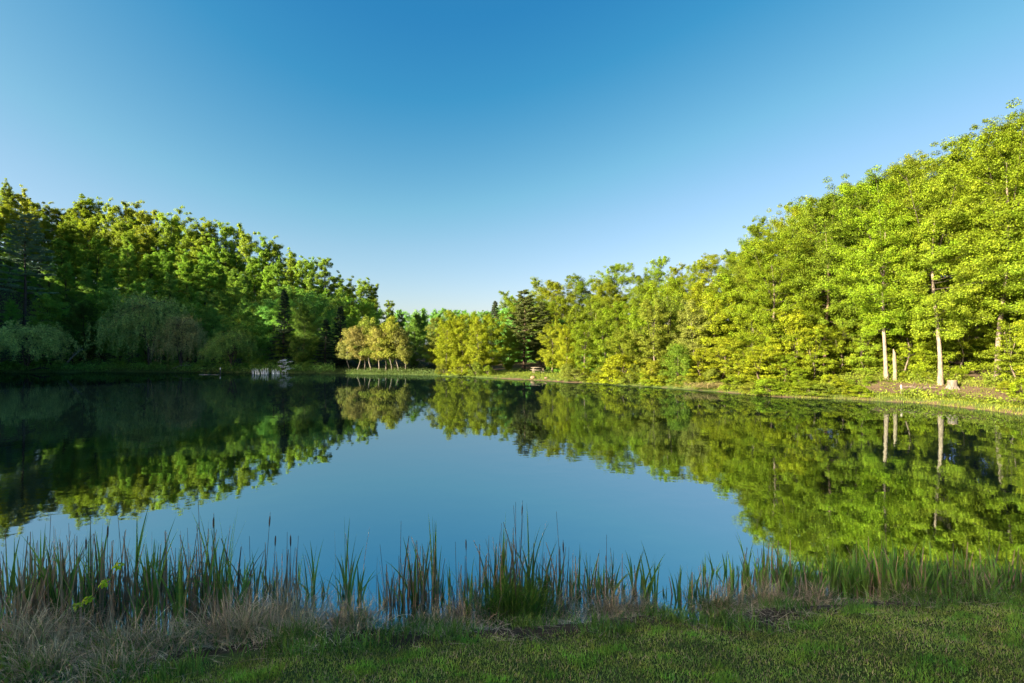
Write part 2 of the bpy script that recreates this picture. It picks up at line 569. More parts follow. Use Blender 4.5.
def build_terrain():
    fr = np.radians(np.arange(-60, 60.01, 0.4))
    rest = np.radians(np.arange(62.5, 300, 2.5))
    ang = np.concatenate([fr, rest])
    na = len(ang)
    r = [0.6]
    while r[-1] < 3000:
        g = 0.013 if r[-1] < 110 else 0.05
        r.append(r[-1] * (1 + g) if r[-1] > 8 else r[-1] + 0.09)
    r = np.array(r)
    X = r[:, None] * np.sin(ang)[None]
    Y = r[:, None] * np.cos(ang)[None]
    S = lake_dist(X, Y)
    Z = terrain_z(X, Y, S)
    v = np.stack([X, Y, Z], -1).reshape(-1, 3)
    nr = len(r)
    i = np.arange(nr - 1)[:, None] * na
    j = np.arange(na)[None]
    j2 = (j + 1) % na
    q = np.stack([i + j, i + na + j, i + na + j2, i + j2], -1).reshape(-1, 4)
    m = Mesh()
    m.add(v, q)
    c0 = np.array([[0, 0, zt(0, 0)]])
    m.add(c0, np.zeros((0, 3), int))
    m.mi.append(np.zeros(na, int))
    m.f.append(np.stack([np.full(na, len(v)), np.arange(na), (np.arange(na) + 1) % na], -1))
    me = m.data("ground", smooth=True)
    # ground cover: R bare earth, G grass, else leaf litter
    A = np.degrees(np.arctan2(X, np.maximum(Y, 1e-3)))
    A = np.where(Y < 0, np.where(X < 0, -90, 90), A)
    nearw = smooth(16, 9, Y - 0.25 * np.maximum(X, 0))
    grass = np.zeros_like(X); dirt = np.zeros_like(X)
    # far banks: strip of grass by the water, broad at the clearing
    wid = np.interp(A, [pxa(0), pxa(420), pxa(490), pxa(510), pxa(560), pxa(590), pxa(650), pxa(800), pxa(860), pxa(1024)], [2, 2.5, 4, 13, 13, 4, 2, 2.5, 2.5, 1.6])
    grass = np.maximum(grass, smooth(wid + 1.2, wid - 0.6, S) * (1 - nearw))
    # bare cut bank and worn path on the right
    bank = smooth(0.55, 0.2, S) * np.interp(A, [pxa(480), pxa(505), pxa(560), pxa(600), pxa(700), pxa(760), pxa(830), pxa(1024)], [0, 0.9, 0.9, 0.35, 0.5, 0.8, 0.5, 0.8]) 
    path = smooth(0.9, 1.5, S) * smooth(4.4, 3.4, S) * np.interp(A, [pxa(840), pxa(870), pxa(1024), pxa(1200)], [0, 0.85, 1, 1])
    trail = smooth(0.9, 0.4, np.abs(A - pxa(974) + (S - 3) * 0.1)) * smooth(2, 3, S) * smooth(16, 12, S)
    dirt = np.maximum.reduce([bank, path, trail]) * (1 - nearw)
    # near bank: mud below the lawn
    grass = np.maximum(grass, nearw * smooth(0.75, 1.5, S))
    dirt = np.maximum(dirt, nearw * smooth(1.3, 0.5, S) * 0.45)
    col = np.stack([dirt, grass, np.zeros_like(X), np.ones_like(X)], -1).reshape(-1, 4)
    col = np.concatenate([col, [[0, 1, 0, 1]]])
    ca = me.color_attributes.new("ground_cover", 'FLOAT_COLOR', 'POINT')
    ca.data.foreach_set("color", col.astype(np.float32).ravel())
    o = obj("ground", me, terrain_material())
    tag(o, "grassy near bank and wooded slopes around the lake", "ground", kind="structure")
    return o


build_terrain()
wm = Mesh()
wm.add([[-95, 1, 0], [48, 1, 0], [48, 78, 0], [-95, 78, 0]], [[0, 1, 2, 3]])
tag(obj("lake_water", wm.data("lake_water"), water_material()), "calm dark lake mirroring the trees and sky", "lake", kind="structure")

# ------------------------------------------------------------------ tree generators (metres; each returns trunk mesh data, crown mesh data)
def axis(H, wob, rg, n=14, lean=(0, 0)):
    t = np.linspace(0, 1, n)
    p1, p2 = rg.uniform(0, 6.28, 2)
    x = wob * (np.sin(2.3 * t * np.pi + p1) - math.sin(p1)) + lean[0] * t * H
    y = wob * (np.sin(1.9 * t * np.pi + p2) - math.sin(p2)) + lean[1] * t * H
    return np.stack([x, y, t * H], -1)


def on_axis(ax, z):
    return np.array([np.interp(z, ax[:, 2], ax[:, 0]), np.interp(z, ax[:, 2], ax[:, 1]), z])


def clusters_to_leaves(m, C, S, n_each, length, width, rg, flat=0.5, up=0.45, out=0.75, centre=None, droop=0.0):
    C = np.repeat(C, n_each, axis=0)
    S = np.repeat(S, n_each)[:, None]
    d = unit(rg.normal(size=C.shape)) * rg.uniform(0.25, 1.0, (len(C), 1)) ** 0.6
    d = d * np.array([1, 1, flat])
    P = C + d * S
    P[:, 2] -= droop * S[:, 0] * (d[:, 0] ** 2 + d[:, 1] ** 2)
    o = d.copy()
    if centre is not None:
        o = o + 0.4 * unit(P - centre)
    nrm = unit(o) * out + np.array([0, 0, up]) + rg.normal(size=C.shape) * 0.55
    add_leaves(m, P, nrm, length, width, rg)


def gen_broadleaf(seed, H=20, base=0.28, Rm=4.5, nl=46, ncl=7, nleaf=105, ls=0.2, cs=(0.55, 1.05), r0=0.27, lean=(0, 0), shape=0.12, flat=0.5, wob=0.35, low=0.0):
    rg = np.random.default_rng(seed)
    tm, cm = Mesh(), Mesh()
    ax = axis(H * 0.80, wob, rg, lean=lean)
    t = np.linspace(0, 1, len(ax))
    rad = r0 * (1 - t) ** 0.75 + 0.02
    rad[0] *= 1.45
    rad[1] *= 1.08
    add_tube(tm, ax, rad, 9, 0.07, rg)
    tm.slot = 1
    C, S = [], []
    lobes = 4
    lead_az = np.arange(lobes) * 2 * math.pi / lobes + rg.uniform(-0.6, 0.6, lobes)
    lead_r = rg.uniform(0.5, 1.15, lobes)
    lead_h = rg.uniform(0.84, 1.0, lobes); lead_h[int(rg.integers(0, lobes))] = 1.0
    zf = H * (base + (0.93 - base) * 0.4)
    for q in range(lobes):
        u = np.linspace(0, 1, 5)[:, None]
        a0 = on_axis(ax, zf - 0.6)
        a1 = on_axis(ax, H * 0.93 * lead_h[q]) + np.array([math.cos(lead_az[q]), math.sin(lead_az[q]), 0]) * Rm * 0.5 * lead_r[q]
        rr = np.interp(zf, ax[:, 2], rad) * 0.6
        add_tube(tm, a0 + (a1 - a0) * u, np.maximum(rr * (1 - u[:, 0]) ** 0.8, 0.015), 6, cap=False)
    for i in range(nl):
        f = (i + rg.uniform(0, 1)) / nl
        zb = H * (base + (0.93 - base) * f)
        prof = math.sin(math.pi * (shape + (0.86 - shape) * f)) ** 0.6
        prof = min(1.0, 0.45 + f / 0.28) * math.sqrt(max(0.05, 1 - (max(0.0, f - 0.45) / 0.62) ** 2)) * (0.8 + shape)
        ln = Rm * prof * rg.uniform(0.5, 1.2)
        if rg.uniform() < 0.08: continue
        off = np.zeros(3)
        if f > 0.4:
            kk = int(rg.integers(0, lobes))
            w = (f - 0.4) / 0.6
            off = np.array([math.cos(lead_az[kk]), math.sin(lead_az[kk]), 0]) * Rm * 0.5 * w * lead_r[kk]
            zb = zb - (1 - lead_h[kk]) * H * w
            ln *= 1 - 0.38 * w
        if f < 0.15:
            ln *= rg.uniform(0.5, 1.0)
        az = i * 2.39996 + rg.uniform(-0.5, 0.5)
        el = R(-6 + 46 * f ** 1.4 + rg.uniform(-10, 14) - low * (1 - f))
        p0 = on_axis(ax, min(zb, H * 0.94) - 0.15 * ln * (1 - f)) + off
        d = np.array([math.cos(az) * math.cos(el), math.sin(az) * math.cos(el), math.sin(el)])
        u = np.linspace(0, 1, 5)
        pts = p0 + u[:, None] * d * ln + np.array([0, 0, 1]) * (0.14 * ln * u * u)[:, None]
        rr = np.interp(p0[2], ax[:, 2], rad) * 0.27
        add_tube(tm, pts, np.maximum(rr * (1 - u) ** 0.8, 0.012), 5, cap=False)
        side = np.array([-math.sin(az), math.cos(az), 0])
        m = max(2, int(round(ncl * (0.45 + 0.65 * ln / Rm))))
        for k in range(m):
            uu = 1 - 0.68 * (k / m) * rg.uniform(0.8, 1.1)
            q = p0 + uu * d * ln + np.array([0, 0, 0.14 * ln * uu * uu])
            q = q + side * rg.normal() * 0.24 * ln * (1.15 - uu * 0.5) + np.array([0, 0, rg.normal() * 0.18])
            C.append(q)
            S.append(rg.uniform(*cs) * (0.75 + 0.4 * prof))
    for k in range(max(3, nl // 9)):
        q = k % lobes
        C.append(on_axis(ax, H * 0.95 * lead_h[q]) + np.array([math.cos(lead_az[q]), math.sin(lead_az[q]), 0]) * Rm * 0.5 * lead_r[q] + rg.normal(size=3) * np.array([0.14 * Rm, 0.14 * Rm, 0.35]))
        S.append(rg.uniform(*cs) * 0.8)
    C = np.array(C); S = np.array(S)
    clusters_to_leaves(cm, C, S, nleaf, ls, ls * 0.62, rg, flat=flat, centre=np.array([0, 0, H * (0.4 + base * 0.5)]), droop=0.18)
    return tm.data("trunk", True), cm.data("crown")


def gen_pine(seed, H=20, base=0.2, Rm=4.0, r0=0.26, step=1.15, ls=0.26, nleaf=55, cone=0.9, droop=0.0, per=5, flat=0.22, cs=0.62):
    rg = np.random.default_rng(seed)
    tm, cm = Mesh(), Mesh()
    ax = axis(H, 0.12, rg)
    t = np.linspace(0, 1, len(ax))
    rad = r0 * (1 - t) ** 0.9 + 0.015
    rad[0] *= 1.3
    add_tube(tm, ax, rad, 8, 0.06, rg)
    C, S = [], []
    z = H * base
    while z < H * 0.985:
        f = (z - H * base) / (H * (1 - base))
        for k in range(per):
            if rg.uniform() < 0.14: continue
            ln = Rm * ((1 - f) ** cone) * rg.uniform(0.55, 1.12) + 0.25
            if f < 0.12: ln *= 0.7
            az = k * 2 * math.pi / per + rg.uniform(-0.5, 0.5) + z
            el = R(4 + 30 * f - droop * (1 - f) + rg.uniform(-5, 5))
            d = np.array([math.cos(az) * math.cos(el), math.sin(az) * math.cos(el), math.sin(el)])
            p0 = on_axis(ax, z + rg.uniform(-0.2, 0.2))
            u = np.linspace(0, 1, 4)
            pts = p0 + u[:, None] * d * ln
            add_tube(tm, pts, np.maximum(np.interp(z, ax[:, 2], rad) * 0.3 * (1 - u), 0.012), 4, cap=False)
            side = np.array([-math.sin(az), math.cos(az), 0])
            m = max(2, int(ln * 2.4))
            for j in range(m):
                uu = 1 - 0.75 * j / m
                C.append(p0 + d * ln * uu + side * rg.normal() * 0.16 * ln + np.array([0, 0, rg.normal() * 0.06]))
                S.append(cs * rg.uniform(0.7, 1.2) * (0.6 + 0.4 * (1 - f)))
        z += step * rg.uniform(0.8, 1.2) * (1 - 0.45 * f)
    C = np.array(C); S = np.array(S)
    clusters_to_leaves(cm, C, S, nleaf, ls, ls * 0.3, rg, flat=flat, up=0.6, out=0.4)
    return tm.data("trunk", True), cm.data("crown")


def gen_willow(seed, H=9, Rm=5.0, stems=4, nl=60, ls=0.2, strand=2.2, r0=0.2, dens=34, spread=0.5, trunkfrac=0.35):
    rg = np.random.default_rng(seed)
    tm, cm = Mesh(), Mesh()
    tops = []
    for k in range(stems):
        az = k * 2 * math.pi / stems + rg.uniform(-0.4, 0.4)
        u = np.linspace(0, 1, 7)
        out = spread * Rm * rg.uniform(0.5, 1.0)
        pts = np.stack([math.cos(az) * out * u ** 1.4, math.sin(az) * out * u ** 1.4, H * rg.uniform(0.66, 0.82) * u], -1)
        pts[1:-1, :2] += rg.normal(size=(5, 2)) * 0.12
        add_tube(tm, pts, r0 * (1 - 0.75 * u), 6, 0.06, rg)
        tops.append(pts)
    P, A = [], []
    for i in range(nl):
        pts = tops[i % stems]
        b = pts[rg.integers(3, 7)]
        az = rg.uniform(0, 6.28)
        rr = math.sqrt(rg.uniform(0.05, 1)) 
        tip = np.array([math.cos(az) * Rm * rr, math.sin(az) * Rm * rr, H * (0.30 + 0.68 * math.sqrt(max(0, 1 - rr * rr))) * rg.uniform(0.82, 1.03)])
        u = np.linspace(0, 1, 5)
        mid = b + (tip - b) * u[:, None] + np.array([0, 0, 1.0]) * (np.sin(u * np.pi) * 0.6)[:, None]
        add_tube(tm, mid, 0.035 * (1 - 0.8 * u), 4, cap=False)
        for k in range(10):
            w = mid[rg.integers(2, 5)] + rg.normal(size=3) * np.array([0.55, 0.55, 0.3])
            L_ = strand * rg.uniform(0.3, 1.0) * (0.5 + 0.7 * rr)
            n = max(6, int(dens * L_ / strand))
            q = rg.uniform(0, 1, n)
            pp = w + np.stack([rg.normal(size=n) * 0.10 + 0.18 * q * math.cos(az), rg.normal(size=n) * 0.10 + 0.18 * q * math.sin(az), -q * L_], -1)
            pp[:, 2] = np.maximum(pp[:, 2], 0.25 + rg.uniform(0, 0.6, n))
            P.append(pp)
    P = np.concatenate(P)
    nrm = rg.normal(size=P.shape) + np.array([0, 0, 0.35])
    al = rg.normal(size=P.shape) * 0.5 + np.array([0, 0, -1.0])
    add_leaves(cm, P, nrm, ls, ls * 0.36, rg, along=al)
    return tm.data("trunk", True), cm.data("crown")


def gen_shrub(seed, H=2.6, Rm=1.7, ncl=70, nleaf=70, ls=0.13, cs=(0.28, 0.5), stems=9, dome=0.75):
    rg = np.random.default_rng(seed)
    tm, cm = Mesh(), Mesh()
    C, S = [], []
    for i in range(ncl):
        az = rg.uniform(0, 6.28)
        h = rg.uniform(0.06, 1.0)
        lim = math.sqrt(max(0.0, 1 - max(0.0, (h - 0.35) / 0.65) ** 2)) * (0.8 + 0.25 * math.sin(3 * az + seed))
        rr = lim * rg.uniform(0.45, 1.0) ** 0.6
        C.append([math.cos(az) * Rm * rr, math.sin(az) * Rm * rr, H * h * rg.uniform(0.9, 1.06)])
        S.append(rg.uniform(*cs) * H / 2.6)
    C = np.array(C); S = np.array(S)
    for k in range(stems):
        tgt = C[rg.integers(0, len(C))]
        u = np.linspace(0, 1, 5)[:, None]
        b = np.array([rg.normal() * 0.15, rg.normal() * 0.15, -0.1])
        add_tube(tm, b + (tgt - b) * u + np.array([0, 0, 0.25]) * np.sin(u * np.pi), 0.035 * (1 - 0.7 * u[:, 0]), 5, cap=False)
    clusters_to_leaves(cm, C, S, nleaf, ls, ls * 0.6, rg, flat=0.65, centre=np.array([0, 0, H * 0.35]), droop=0.15)
    return tm.data("stem", True), cm.data("foliage")


K = {}
K['oak'] = [gen_broadleaf(10 + i, H=20, base=b, Rm=r, nl=96, ncl=10, nleaf=118, ls=0.124, shape=s, wob=0.16, r0=0.16, cs=(0.26, 0.72), flat=0.72) for i, (b, r, s) in
            enumerate([(0.23, 4.6, 0.18), (0.26, 5.0, 0.2), (0.20, 4.4, 0.18), (0.24, 5.2, 0.17)])]
K['mid'] = [gen_broadleaf(30 + i, H=14, base=b, Rm=r, nl=60, ncl=9, nleaf=72, ls=0.17, shape=s, cs=(0.3, 0.75), flat=0.7, r0=0.13, wob=0.2) for i, (b, r, s) in
            enumerate([(0.10, 3.6, 0.2), (0.14, 4.2, 0.16), (0.08, 3.2, 0.24), (0.16, 4.0, 0.12)])]
K['forest'] = [gen_broadleaf(50 + i, H=24, base=b, Rm=r, nl=66, ncl=8, nleaf=50, ls=0.27, shape=s, cs=(0.38, 0.85), r0=0.22, wob=0.2, flat=0.7) for i, (b, r, s) in
               enumerate([(0.16, 3.0, 0.16), (0.12, 3.4, 0.18), (0.18, 2.8, 0.16), (0.14, 3.7, 0.16), (0.16, 3.1, 0.22)])]
K['bushy'] = [gen_broadleaf(70 + i, H=9, base=0.05, Rm=r, nl=44, ncl=8, nleaf=60, ls=0.16, shape=0.25, cs=(0.28, 0.62), r0=0.10, low=8) for i, r in enumerate([3.0, 3.5, 2.7])]
K['young'] = [gen_broadleaf(90 + i, H=7.5, base=0.30, Rm=r, nl=40, ncl=5, nleaf=50, ls=0.14, shape=0.2, cs=(0.22, 0.48), r0=0.06, flat=0.9, wob=0.2) for i, r in enumerate([1.3, 1.6, 1.1])]
K['pine'] = [gen_pine(110, H=22, base=0.30, Rm=5.6, cone=0.5, nleaf=80), gen_pine(111, H=17, base=0.14, Rm=4.6, cone=0.6, step=0.8, nleaf=95, per=6, flat=0.32)]
K['spruce'] = [gen_pine(120, H=16, base=0.04, Rm=3.2, cone=0.95, droop=16, step=0.62, per=7, nleaf=42, flat=0.3, cs=0.5)]
K['willow'] = [gen_willow(130, H=9, Rm=5.0, nl=120, r0=0.13, strand=2.4, spread=0.4), gen_willow(131, H=6, Rm=4.4, nl=110, strand=1.3, ls=0.17, stems=5, r0=0.10, spread=0.4)]
K['shrub'] = [gen_shrub(140 + i, H=2.6, Rm=r) for i, r in enumerate([1.7, 2.1, 1.4])]
K['ball'] = [gen_shrub(150, H=4.2, Rm=2.2, ncl=150, nleaf=80, ls=0.12, cs=(0.25, 0.42))]

PLACED = []           # (root, row, px) - for the labels


def plant(name, kind, var, x, y, height, color, bark=(0.09, 0.07, 0.05), rz=None, width=1.0, row=None, cat="tree", label=None, group=None, lean=None, conifer=False, sink=0.12):
    tr, cr = K[kind][var % len(K[kind])]
    zz = np.array([v for b in [0] for v in [max(c.co.z for c in cr.vertices)]]) if ("top", cr.name) not in CACHE else CACHE[("top", cr.name)]
    CACHE[("top", cr.name)] = zz
    s = height / float(zz[0])
    root = empty(name, (x, y, zt(x, y) - sink), rng.uniform(0, 6.28) if rz is None else rz, (s * width, s * width, s))
    if lean:
        root.rotation_euler = (lean[1], lean[0], root.rotation_euler[2])
        root.rotation_mode = 'XYZ'
    shrub = cr.name.startswith("foliage")
    obj("stem" if shrub else "trunk", tr, M_BARK, root, bark)
    obj("foliage" if shrub else "crown", cr, M_NEEDLE if conifer else M_LEAF, root, color)
    tag(root, label, cat, group)
    if row:
        PLACED.append((root, row, 512 + F * x / y if y > 1 else -9999))
    return root

CACHE = {}
shore_px = np.array([p[0] for p in SHORE_PX][::-1], float)
shore_dd = np.array([F * CH / (p[1] - HY) for p in SHORE_PX][::-1], float)


def sd(px):
    return float(np.interp(px, shore_px, shore_dd))


def at(px, k):
    d = sd(px) + k
    return (px - 512) / F * d, d


def top_h(px, py, k):
    """height of a tree that stands k metres behind the shore and reaches picture row py"""
    x, d = at(px, k)
    return CH + (HY - py) / F * d - zt(x, d)

SKY_PX = [-150, 0, 30, 60, 100, 160, 200, 250, 300, 340, 370, 384, 400, 430, 445, 495, 505, 520, 570, 620, 660, 700, 735, 747, 765, 800, 830, 860, 885, 912, 940, 962, 985, 1010, 1060, 1150]
SKY_PY = [186, 186, 196, 204, 203, 209, 217, 234, 254, 269, 285, 302, 309, 306, 310, 308, 298, 284, 270, 262, 257, 254, 244, 232, 212, 190, 178, 175, 166, 151, 158, 150, 118, 111, 104, 100]


def sky_y(px):
    return float(np.interp(px, SKY_PX, SKY_PY))


def vary(c, v=0.18):
    k = rng.uniform(1 - v, 1 + v)
    return (c[0] * k * rng.uniform(0.86, 1.12), c[1] * k, c[2] * k * rng.uniform(0.8, 1.2))

YEL = (0.188, 0.228, 0.010)      # fresh yellow green
LIME = (0.155, 0.200, 0.010)
GRN = (0.150, 0.265, 0.030)
DEEP = (0.155, 0.320, 0.060)
OLIVE = (0.145, 0.175, 0.022)
GREYW = (0.105, 0.130, 0.040)
PINE = (0.030, 0.055, 0.028)

# ------------------------------------------------------------------ left hillside
def fill_row(row, name, kind, px0, px1, step, k, top, col, cat="tree", kj=2.5, jit=6, width=1.0, bark=(0.08, 0.065, 0.05), wj=0.15, lo=2.0, hi=32.0):
    px = px0
    while px < px1:
        p = px + rng.uniform(-0.3, 0.3) * step
        kk = max(0.8, k + rng.uniform(-kj, kj))
        h = top_h(p, top(p) + rng.uniform(-jit, jit), kk)
        h = min(max(h, lo), hi)
        x, y = at(p, kk)
        c = col(p) if callable(col) else col
        plant(name, kind, int(rng.integers(0, 99)), x, y, h, vary(c), bark=bark, width=width * rng.uniform(1 - wj, 1 + wj), row=row, cat=cat)
        px += step * rng.uniform(0.85, 1.15)


def lerp(a, b, t):
    t = min(max(t, 0), 1)
    return tuple(a[i] * (1 - t) + b[i] * t for i in range(3))

fill_row('ridge', 'forest_tree', 'forest', -130, 388, 12, 64, lambda p: sky_y(p) - 3, lambda p: lerp((0.205, 0.262, 0.022), (0.165, 0.250, 0.026), (p - 130) / 150), jit=8, kj=5, wj=0.25)
fill_row('upper', 'forest_tree', 'forest', -120, 380, 15, 50, lambda p: sky_y(p) + 16, lambda p: lerp((0.195, 0.260, 0.022), (0.160, 0.255, 0.028), (p - 130) / 150), jit=7, kj=4)
fill_row('hillbush', 'hillside_tree', 'bushy', -110, 385, 15, 54, lambda p: sky_y(p) + 42, lambda p: GRN, kj=7, lo=5, hi=13)
fill_row('hillbushlow', 'hillside_tree', 'bushy', -100, 360, 20, 30, lambda p: 285, lambda p: lerp(DEEP, GRN, rng.uniform(0, 1)), kj=5, lo=5, hi=12)
fill_row('middle', 'forest_tree', 'forest', -110, 372, 17, 36, lambda p: sky_y(p) + 40 - 10 * (p > 300), GRN, jit=9, kj=4)
fill_row('lower', 'forest_tree', 'forest', -100, 345, 21, 22, lambda p: sky_y(p) + 66 - 34 * smooth(250, 340, p), lambda p: lerp(DEEP, GRN, rng.uniform(0, 1)), jit=12, kj=3)
fill_row('foot', 'lakeside_tree', 'mid', -90, 335, 26, 10, lambda p: 296 + rng.uniform(-14, 14), lambda p: lerp(DEEP, GRN, rng.uniform(0, 0.8)), jit=6, kj=2)
fill_row('leftshrub', 'bank_shrub', 'shrub', -80, 335, 20, 2.4, lambda p: 361 + rng.uniform(-4, 5), lambda p: lerp(DEEP, GRN, rng.uniform(0, 1)), cat="shrub", jit=2, kj=1.0, lo=1.2, width=1.15)
fill_row('leftbushy', 'bushy_tree', 'bushy', -85, 345, 34, 5.5, lambda p: 338 + rng.uniform(-10, 8), lambda p: lerp(DEEP, GRN, rng.uniform(0, 1)), jit=4, kj=1.2)

# single trees along the left shore
def single(name, kind, var, px, k, top, color, label, **kw):
    x, y = at(px, k)
    return plant(name, kind, var, x, y, top_h(px, top, k), color, label=label, **kw)

single('white_pine', 'pine', 0, 24, 13, 212, (0.13, 0.22, 0.14), 'tall dark blue-green pine with flat layered branches at the far left of the lake', conifer=True, rz=0.4, bark=(0.05, 0.045, 0.04))
single('willow_bush', 'willow', 1, 28, 1.2, 319, (0.44, 0.50, 0.16), 'pale yellow-green willow bush overhanging the water at the far left shore', width=1.05, rz=1.0)
single('willow_tree', 'willow', 0, 150, 3.0, 291, (0.22, 0.32, 0.10), 'big grey-green weeping willow on the shaded left shore', width=0.92, rz=0.3, bark=(0.08, 0.07, 0.055))
single('willow_tree', 'willow', 0, 181, 2.6, 312, (0.30, 0.31, 0.13), 'brownish sparse willow beside the big grey-green willow', width=0.72, rz=2.2, bark=(0.09, 0.075, 0.06))
single('willow_bush', 'willow', 1, 232, 2.0, 326, (0.16, 0.27, 0.06), 'mid green drooping bush right of the two willows', width=0.8, rz=2.0)
single('spruce_tree', 'spruce', 0, 284, 6, 288, (0.020, 0.042, 0.022), 'narrow dark spruce standing above the white flowering dogwood', conifer=True, width=0.9, bark=(0.05, 0.04, 0.035))
single('spruce_tree', 'spruce', 0, 326, 5, 318, (0.016, 0.034, 0.018), 'darkest broad spruce left of the sunlit thin-stemmed trees', conifer=True, width=1.25, bark=(0.05, 0.04, 0.035))
single('spruce_tree', 'spruce', 0, 340, 9, 305, (0.018, 0.036, 0.02), 'dark spruce behind the broad spruce near the middle of the far shore', conifer=True, width=1.1, bark=(0.05, 0.04, 0.035))
single('lakeside_tree', 'mid', 2, 303, 4.5, 300, (0.075, 0.135, 0.02), 'bright green rounded tree between the dark spruces on the left shore', width=0.95)
single('lakeside_tree', 'mid', 1, 85, 6, 294, (0.05, 0.10, 0.018), 'dark green spreading tree between the pale willow bush and the big willow', width=0.9)

# thin-stemmed sunlit clump
young = [(350, 3.2, 333, (0.20, 0.215, 0.06), 'first thin-stemmed tree from the left in the sunlit clump'),
         (357, 2.2, 330, (0.235, 0.215, 0.065), 'pale orange-tinted thin-stemmed tree in the left half of the sunlit clump'),
         (364, 3.8, 324, (0.15, 0.20, 0.035), 'green thin-stemmed tree behind the orange-tinted one in the sunlit clump'),
         (372, 3.0, 321, (0.18, 0.22, 0.035), 'thin-stemmed tree with a small high top near the centre of the sunlit clump'),
         (379, 2.0, 331, (0.235, 0.225, 0.055), 'low golden thin-stemmed tree at the centre of the sunlit clump'),
         (386, 3.4, 320, (0.21, 0.245, 0.025), 'tallest yellow thin-stemmed tree of the sunlit clump'),
         (392, 2.4, 326, (0.22, 0.24, 0.035), 'full yellow thin-stemmed tree right of the centre in the sunlit clump'),
         (399, 3.2, 329, (0.21, 0.21, 0.05), 'yellow-brown thin-stemmed tree near the right end of the sunlit clump'),
         (405, 2.2, 340, (0.18, 0.19, 0.04), 'shortest thin-stemmed tree at the right end of the sunlit clump')]
young = [(a, b, t - 6, c, l) for a, b, t, c, l in young]
for i, (px, k, tp, c, lb) in enumerate(young):
    single('young_willow', 'young', i, px, k, tp, c, lb, bark=(0.15, 0.13, 0.10), width=1.3, group="thin-stemmed trees in the sunlit clump")

# valley at the end of the lake
fill_row('valley', 'lakeside_tree', 'mid', 340, 440, 12, 12, lambda p: 325 + rng.uniform(-6, 6), lambda p: lerp(DEEP, OLIVE, rng.uniform(0, 0.7)), jit=3, kj=3)
fill_row('valleyback', 'forest_tree', 'forest', 375, 520, 13, 75, lambda p: sky_y(p) + 2, lambda p: GRN, jit=3, kj=8, lo=8)
fill_row('valleyfar', 'distant_tree', 'mid', 380, 520, 11, 150, lambda p: 309, lambda p: DEEP, jit=2, kj=10, lo=6)

GRS = (0.128, 0.172, 0.012)      # full sun side green
# ------------------------------------------------------------------ middle and right shore
# bright broad trees at the middle of the far shore
midtrees = [(447, 2.6, 318, YEL), (462, 4.0, 309, LIME), (478, 3.0, 314, YEL), (492, 5.0, 312, LIME), (455, 9, 309, LIME), (470, 10, 308, LIME), (509, 9, 326, LIME), (438, 7, 316, OLIVE)]
for i, (px, k, tp, c) in enumerate(midtrees):
    x, y = at(px, k)
    plant('bright_tree', 'mid', i, x, y, top_h(px, tp, k), vary(c, 0.1), row='midfront', width=1.0, bark=(0.2, 0.16, 0.12))
single('pine_tree', 'pine', 1, 524, 15, 288, (0.085, 0.105, 0.026), 'dark olive pine rising behind the grass clearing', conifer=True, width=1.15, rz=1.3, bark=(0.15, 0.10, 0.07))
single('pine_tree', 'pine', 1, 541, 16, 300, (0.075, 0.095, 0.024), 'smaller dark pine right of the olive pine at the clearing', conifer=True, width=1.05, rz=2.6, bark=(0.15, 0.10, 0.07))
single('slim_pine', 'spruce', 0, 495, 26, 300, (0.055, 0.075, 0.04), 'slim pine top poking above the trees left of the clearing', conifer=True, width=1.0)
for i, (px, k, tp, c) in enumerate([(552, 9, 318, LIME), (566, 5, 322, YEL), (585, 3.5, 318, LIME), (603, 5, 312, LIME), (622, 4, 322, GRS), (575, 11, 302, GRS), (595, 12, 296, GRS), (612, 12, 300, LIME), (640, 7, 300, LIME)]):
    x, y = at(px, k)
    plant('lakeside_tree', 'mid', i + 1, x, y, top_h(px, tp, k), vary(c, 0.1), row='rightmid', width=1.0, bark=(0.22, 0.17, 0.13))
fill_row('rightback', 'tall_tree', 'oak', 508, 760, 19, 34, lambda p: sky_y(p) + 4, lambda p: lerp(GRS, LIME, rng.uniform(0, 1)), jit=8, kj=6, lo=8, wj=0.25)
fill_row('rightbackmid', 'tall_tree', 'oak', 545, 760, 22, 22, lambda p: sky_y(p) + 24, lambda p: lerp(GRS, YEL, rng.uniform(0, 1)), jit=9, kj=4, lo=8)
for i, (px, k, tp, c) in enumerate([(655, 5, 298, OLIVE), (672, 8, 288, OLIVE), (692, 6, 296, (0.20, 0.20, 0.03)), (715, 7, 290, YEL), (735, 9, 272, LIME), (752, 6, 300, YEL), (700, 12, 276, LIME), (668, 13, 276, LIME)]):
    x, y = at(px, k)
    plant('lakeside_tree', 'mid', i, x, y, top_h(px, tp, k), vary(c, 0.08), row='rightnear', width=1.05, bark=(0.2, 0.16, 0.12))
fill_row('hillback', 'tall_tree', 'oak', 742, 1170, 30, 24, lambda p: sky_y(p) + 5, lambda p: lerp(GRS, LIME, rng.uniform(0, 1)), jit=11, kj=6, wj=0.25)
fill_row('hillmid', 'tall_tree', 'oak', 750, 1150, 36, 13, lambda p: sky_y(p) + 14, lambda p: lerp(GRS, LIME, rng.uniform(0.2, 1)), jit=8, kj=2.5)
for i, (px, k, tp) in enumerate([(506, 24, 318), (519, 27, 326), (533, 25, 330), (548, 26, 322), (562, 23, 316), (512, 34, 300), (540, 36, 300)]):
    x, y = at(px, k)
    plant('dark_tree', 'bushy', i, x, y, top_h(px, tp, k), vary(DEEP, 0.1), row='clearing', width=1.1)
fill_row('woodbush', 'wood_tree', 'bushy', 745, 1160, 24, 19, lambda p: 290, lambda p: lerp(GRS, DEEP, rng.uniform(0, 1)), kj=3, lo=6, hi=10)
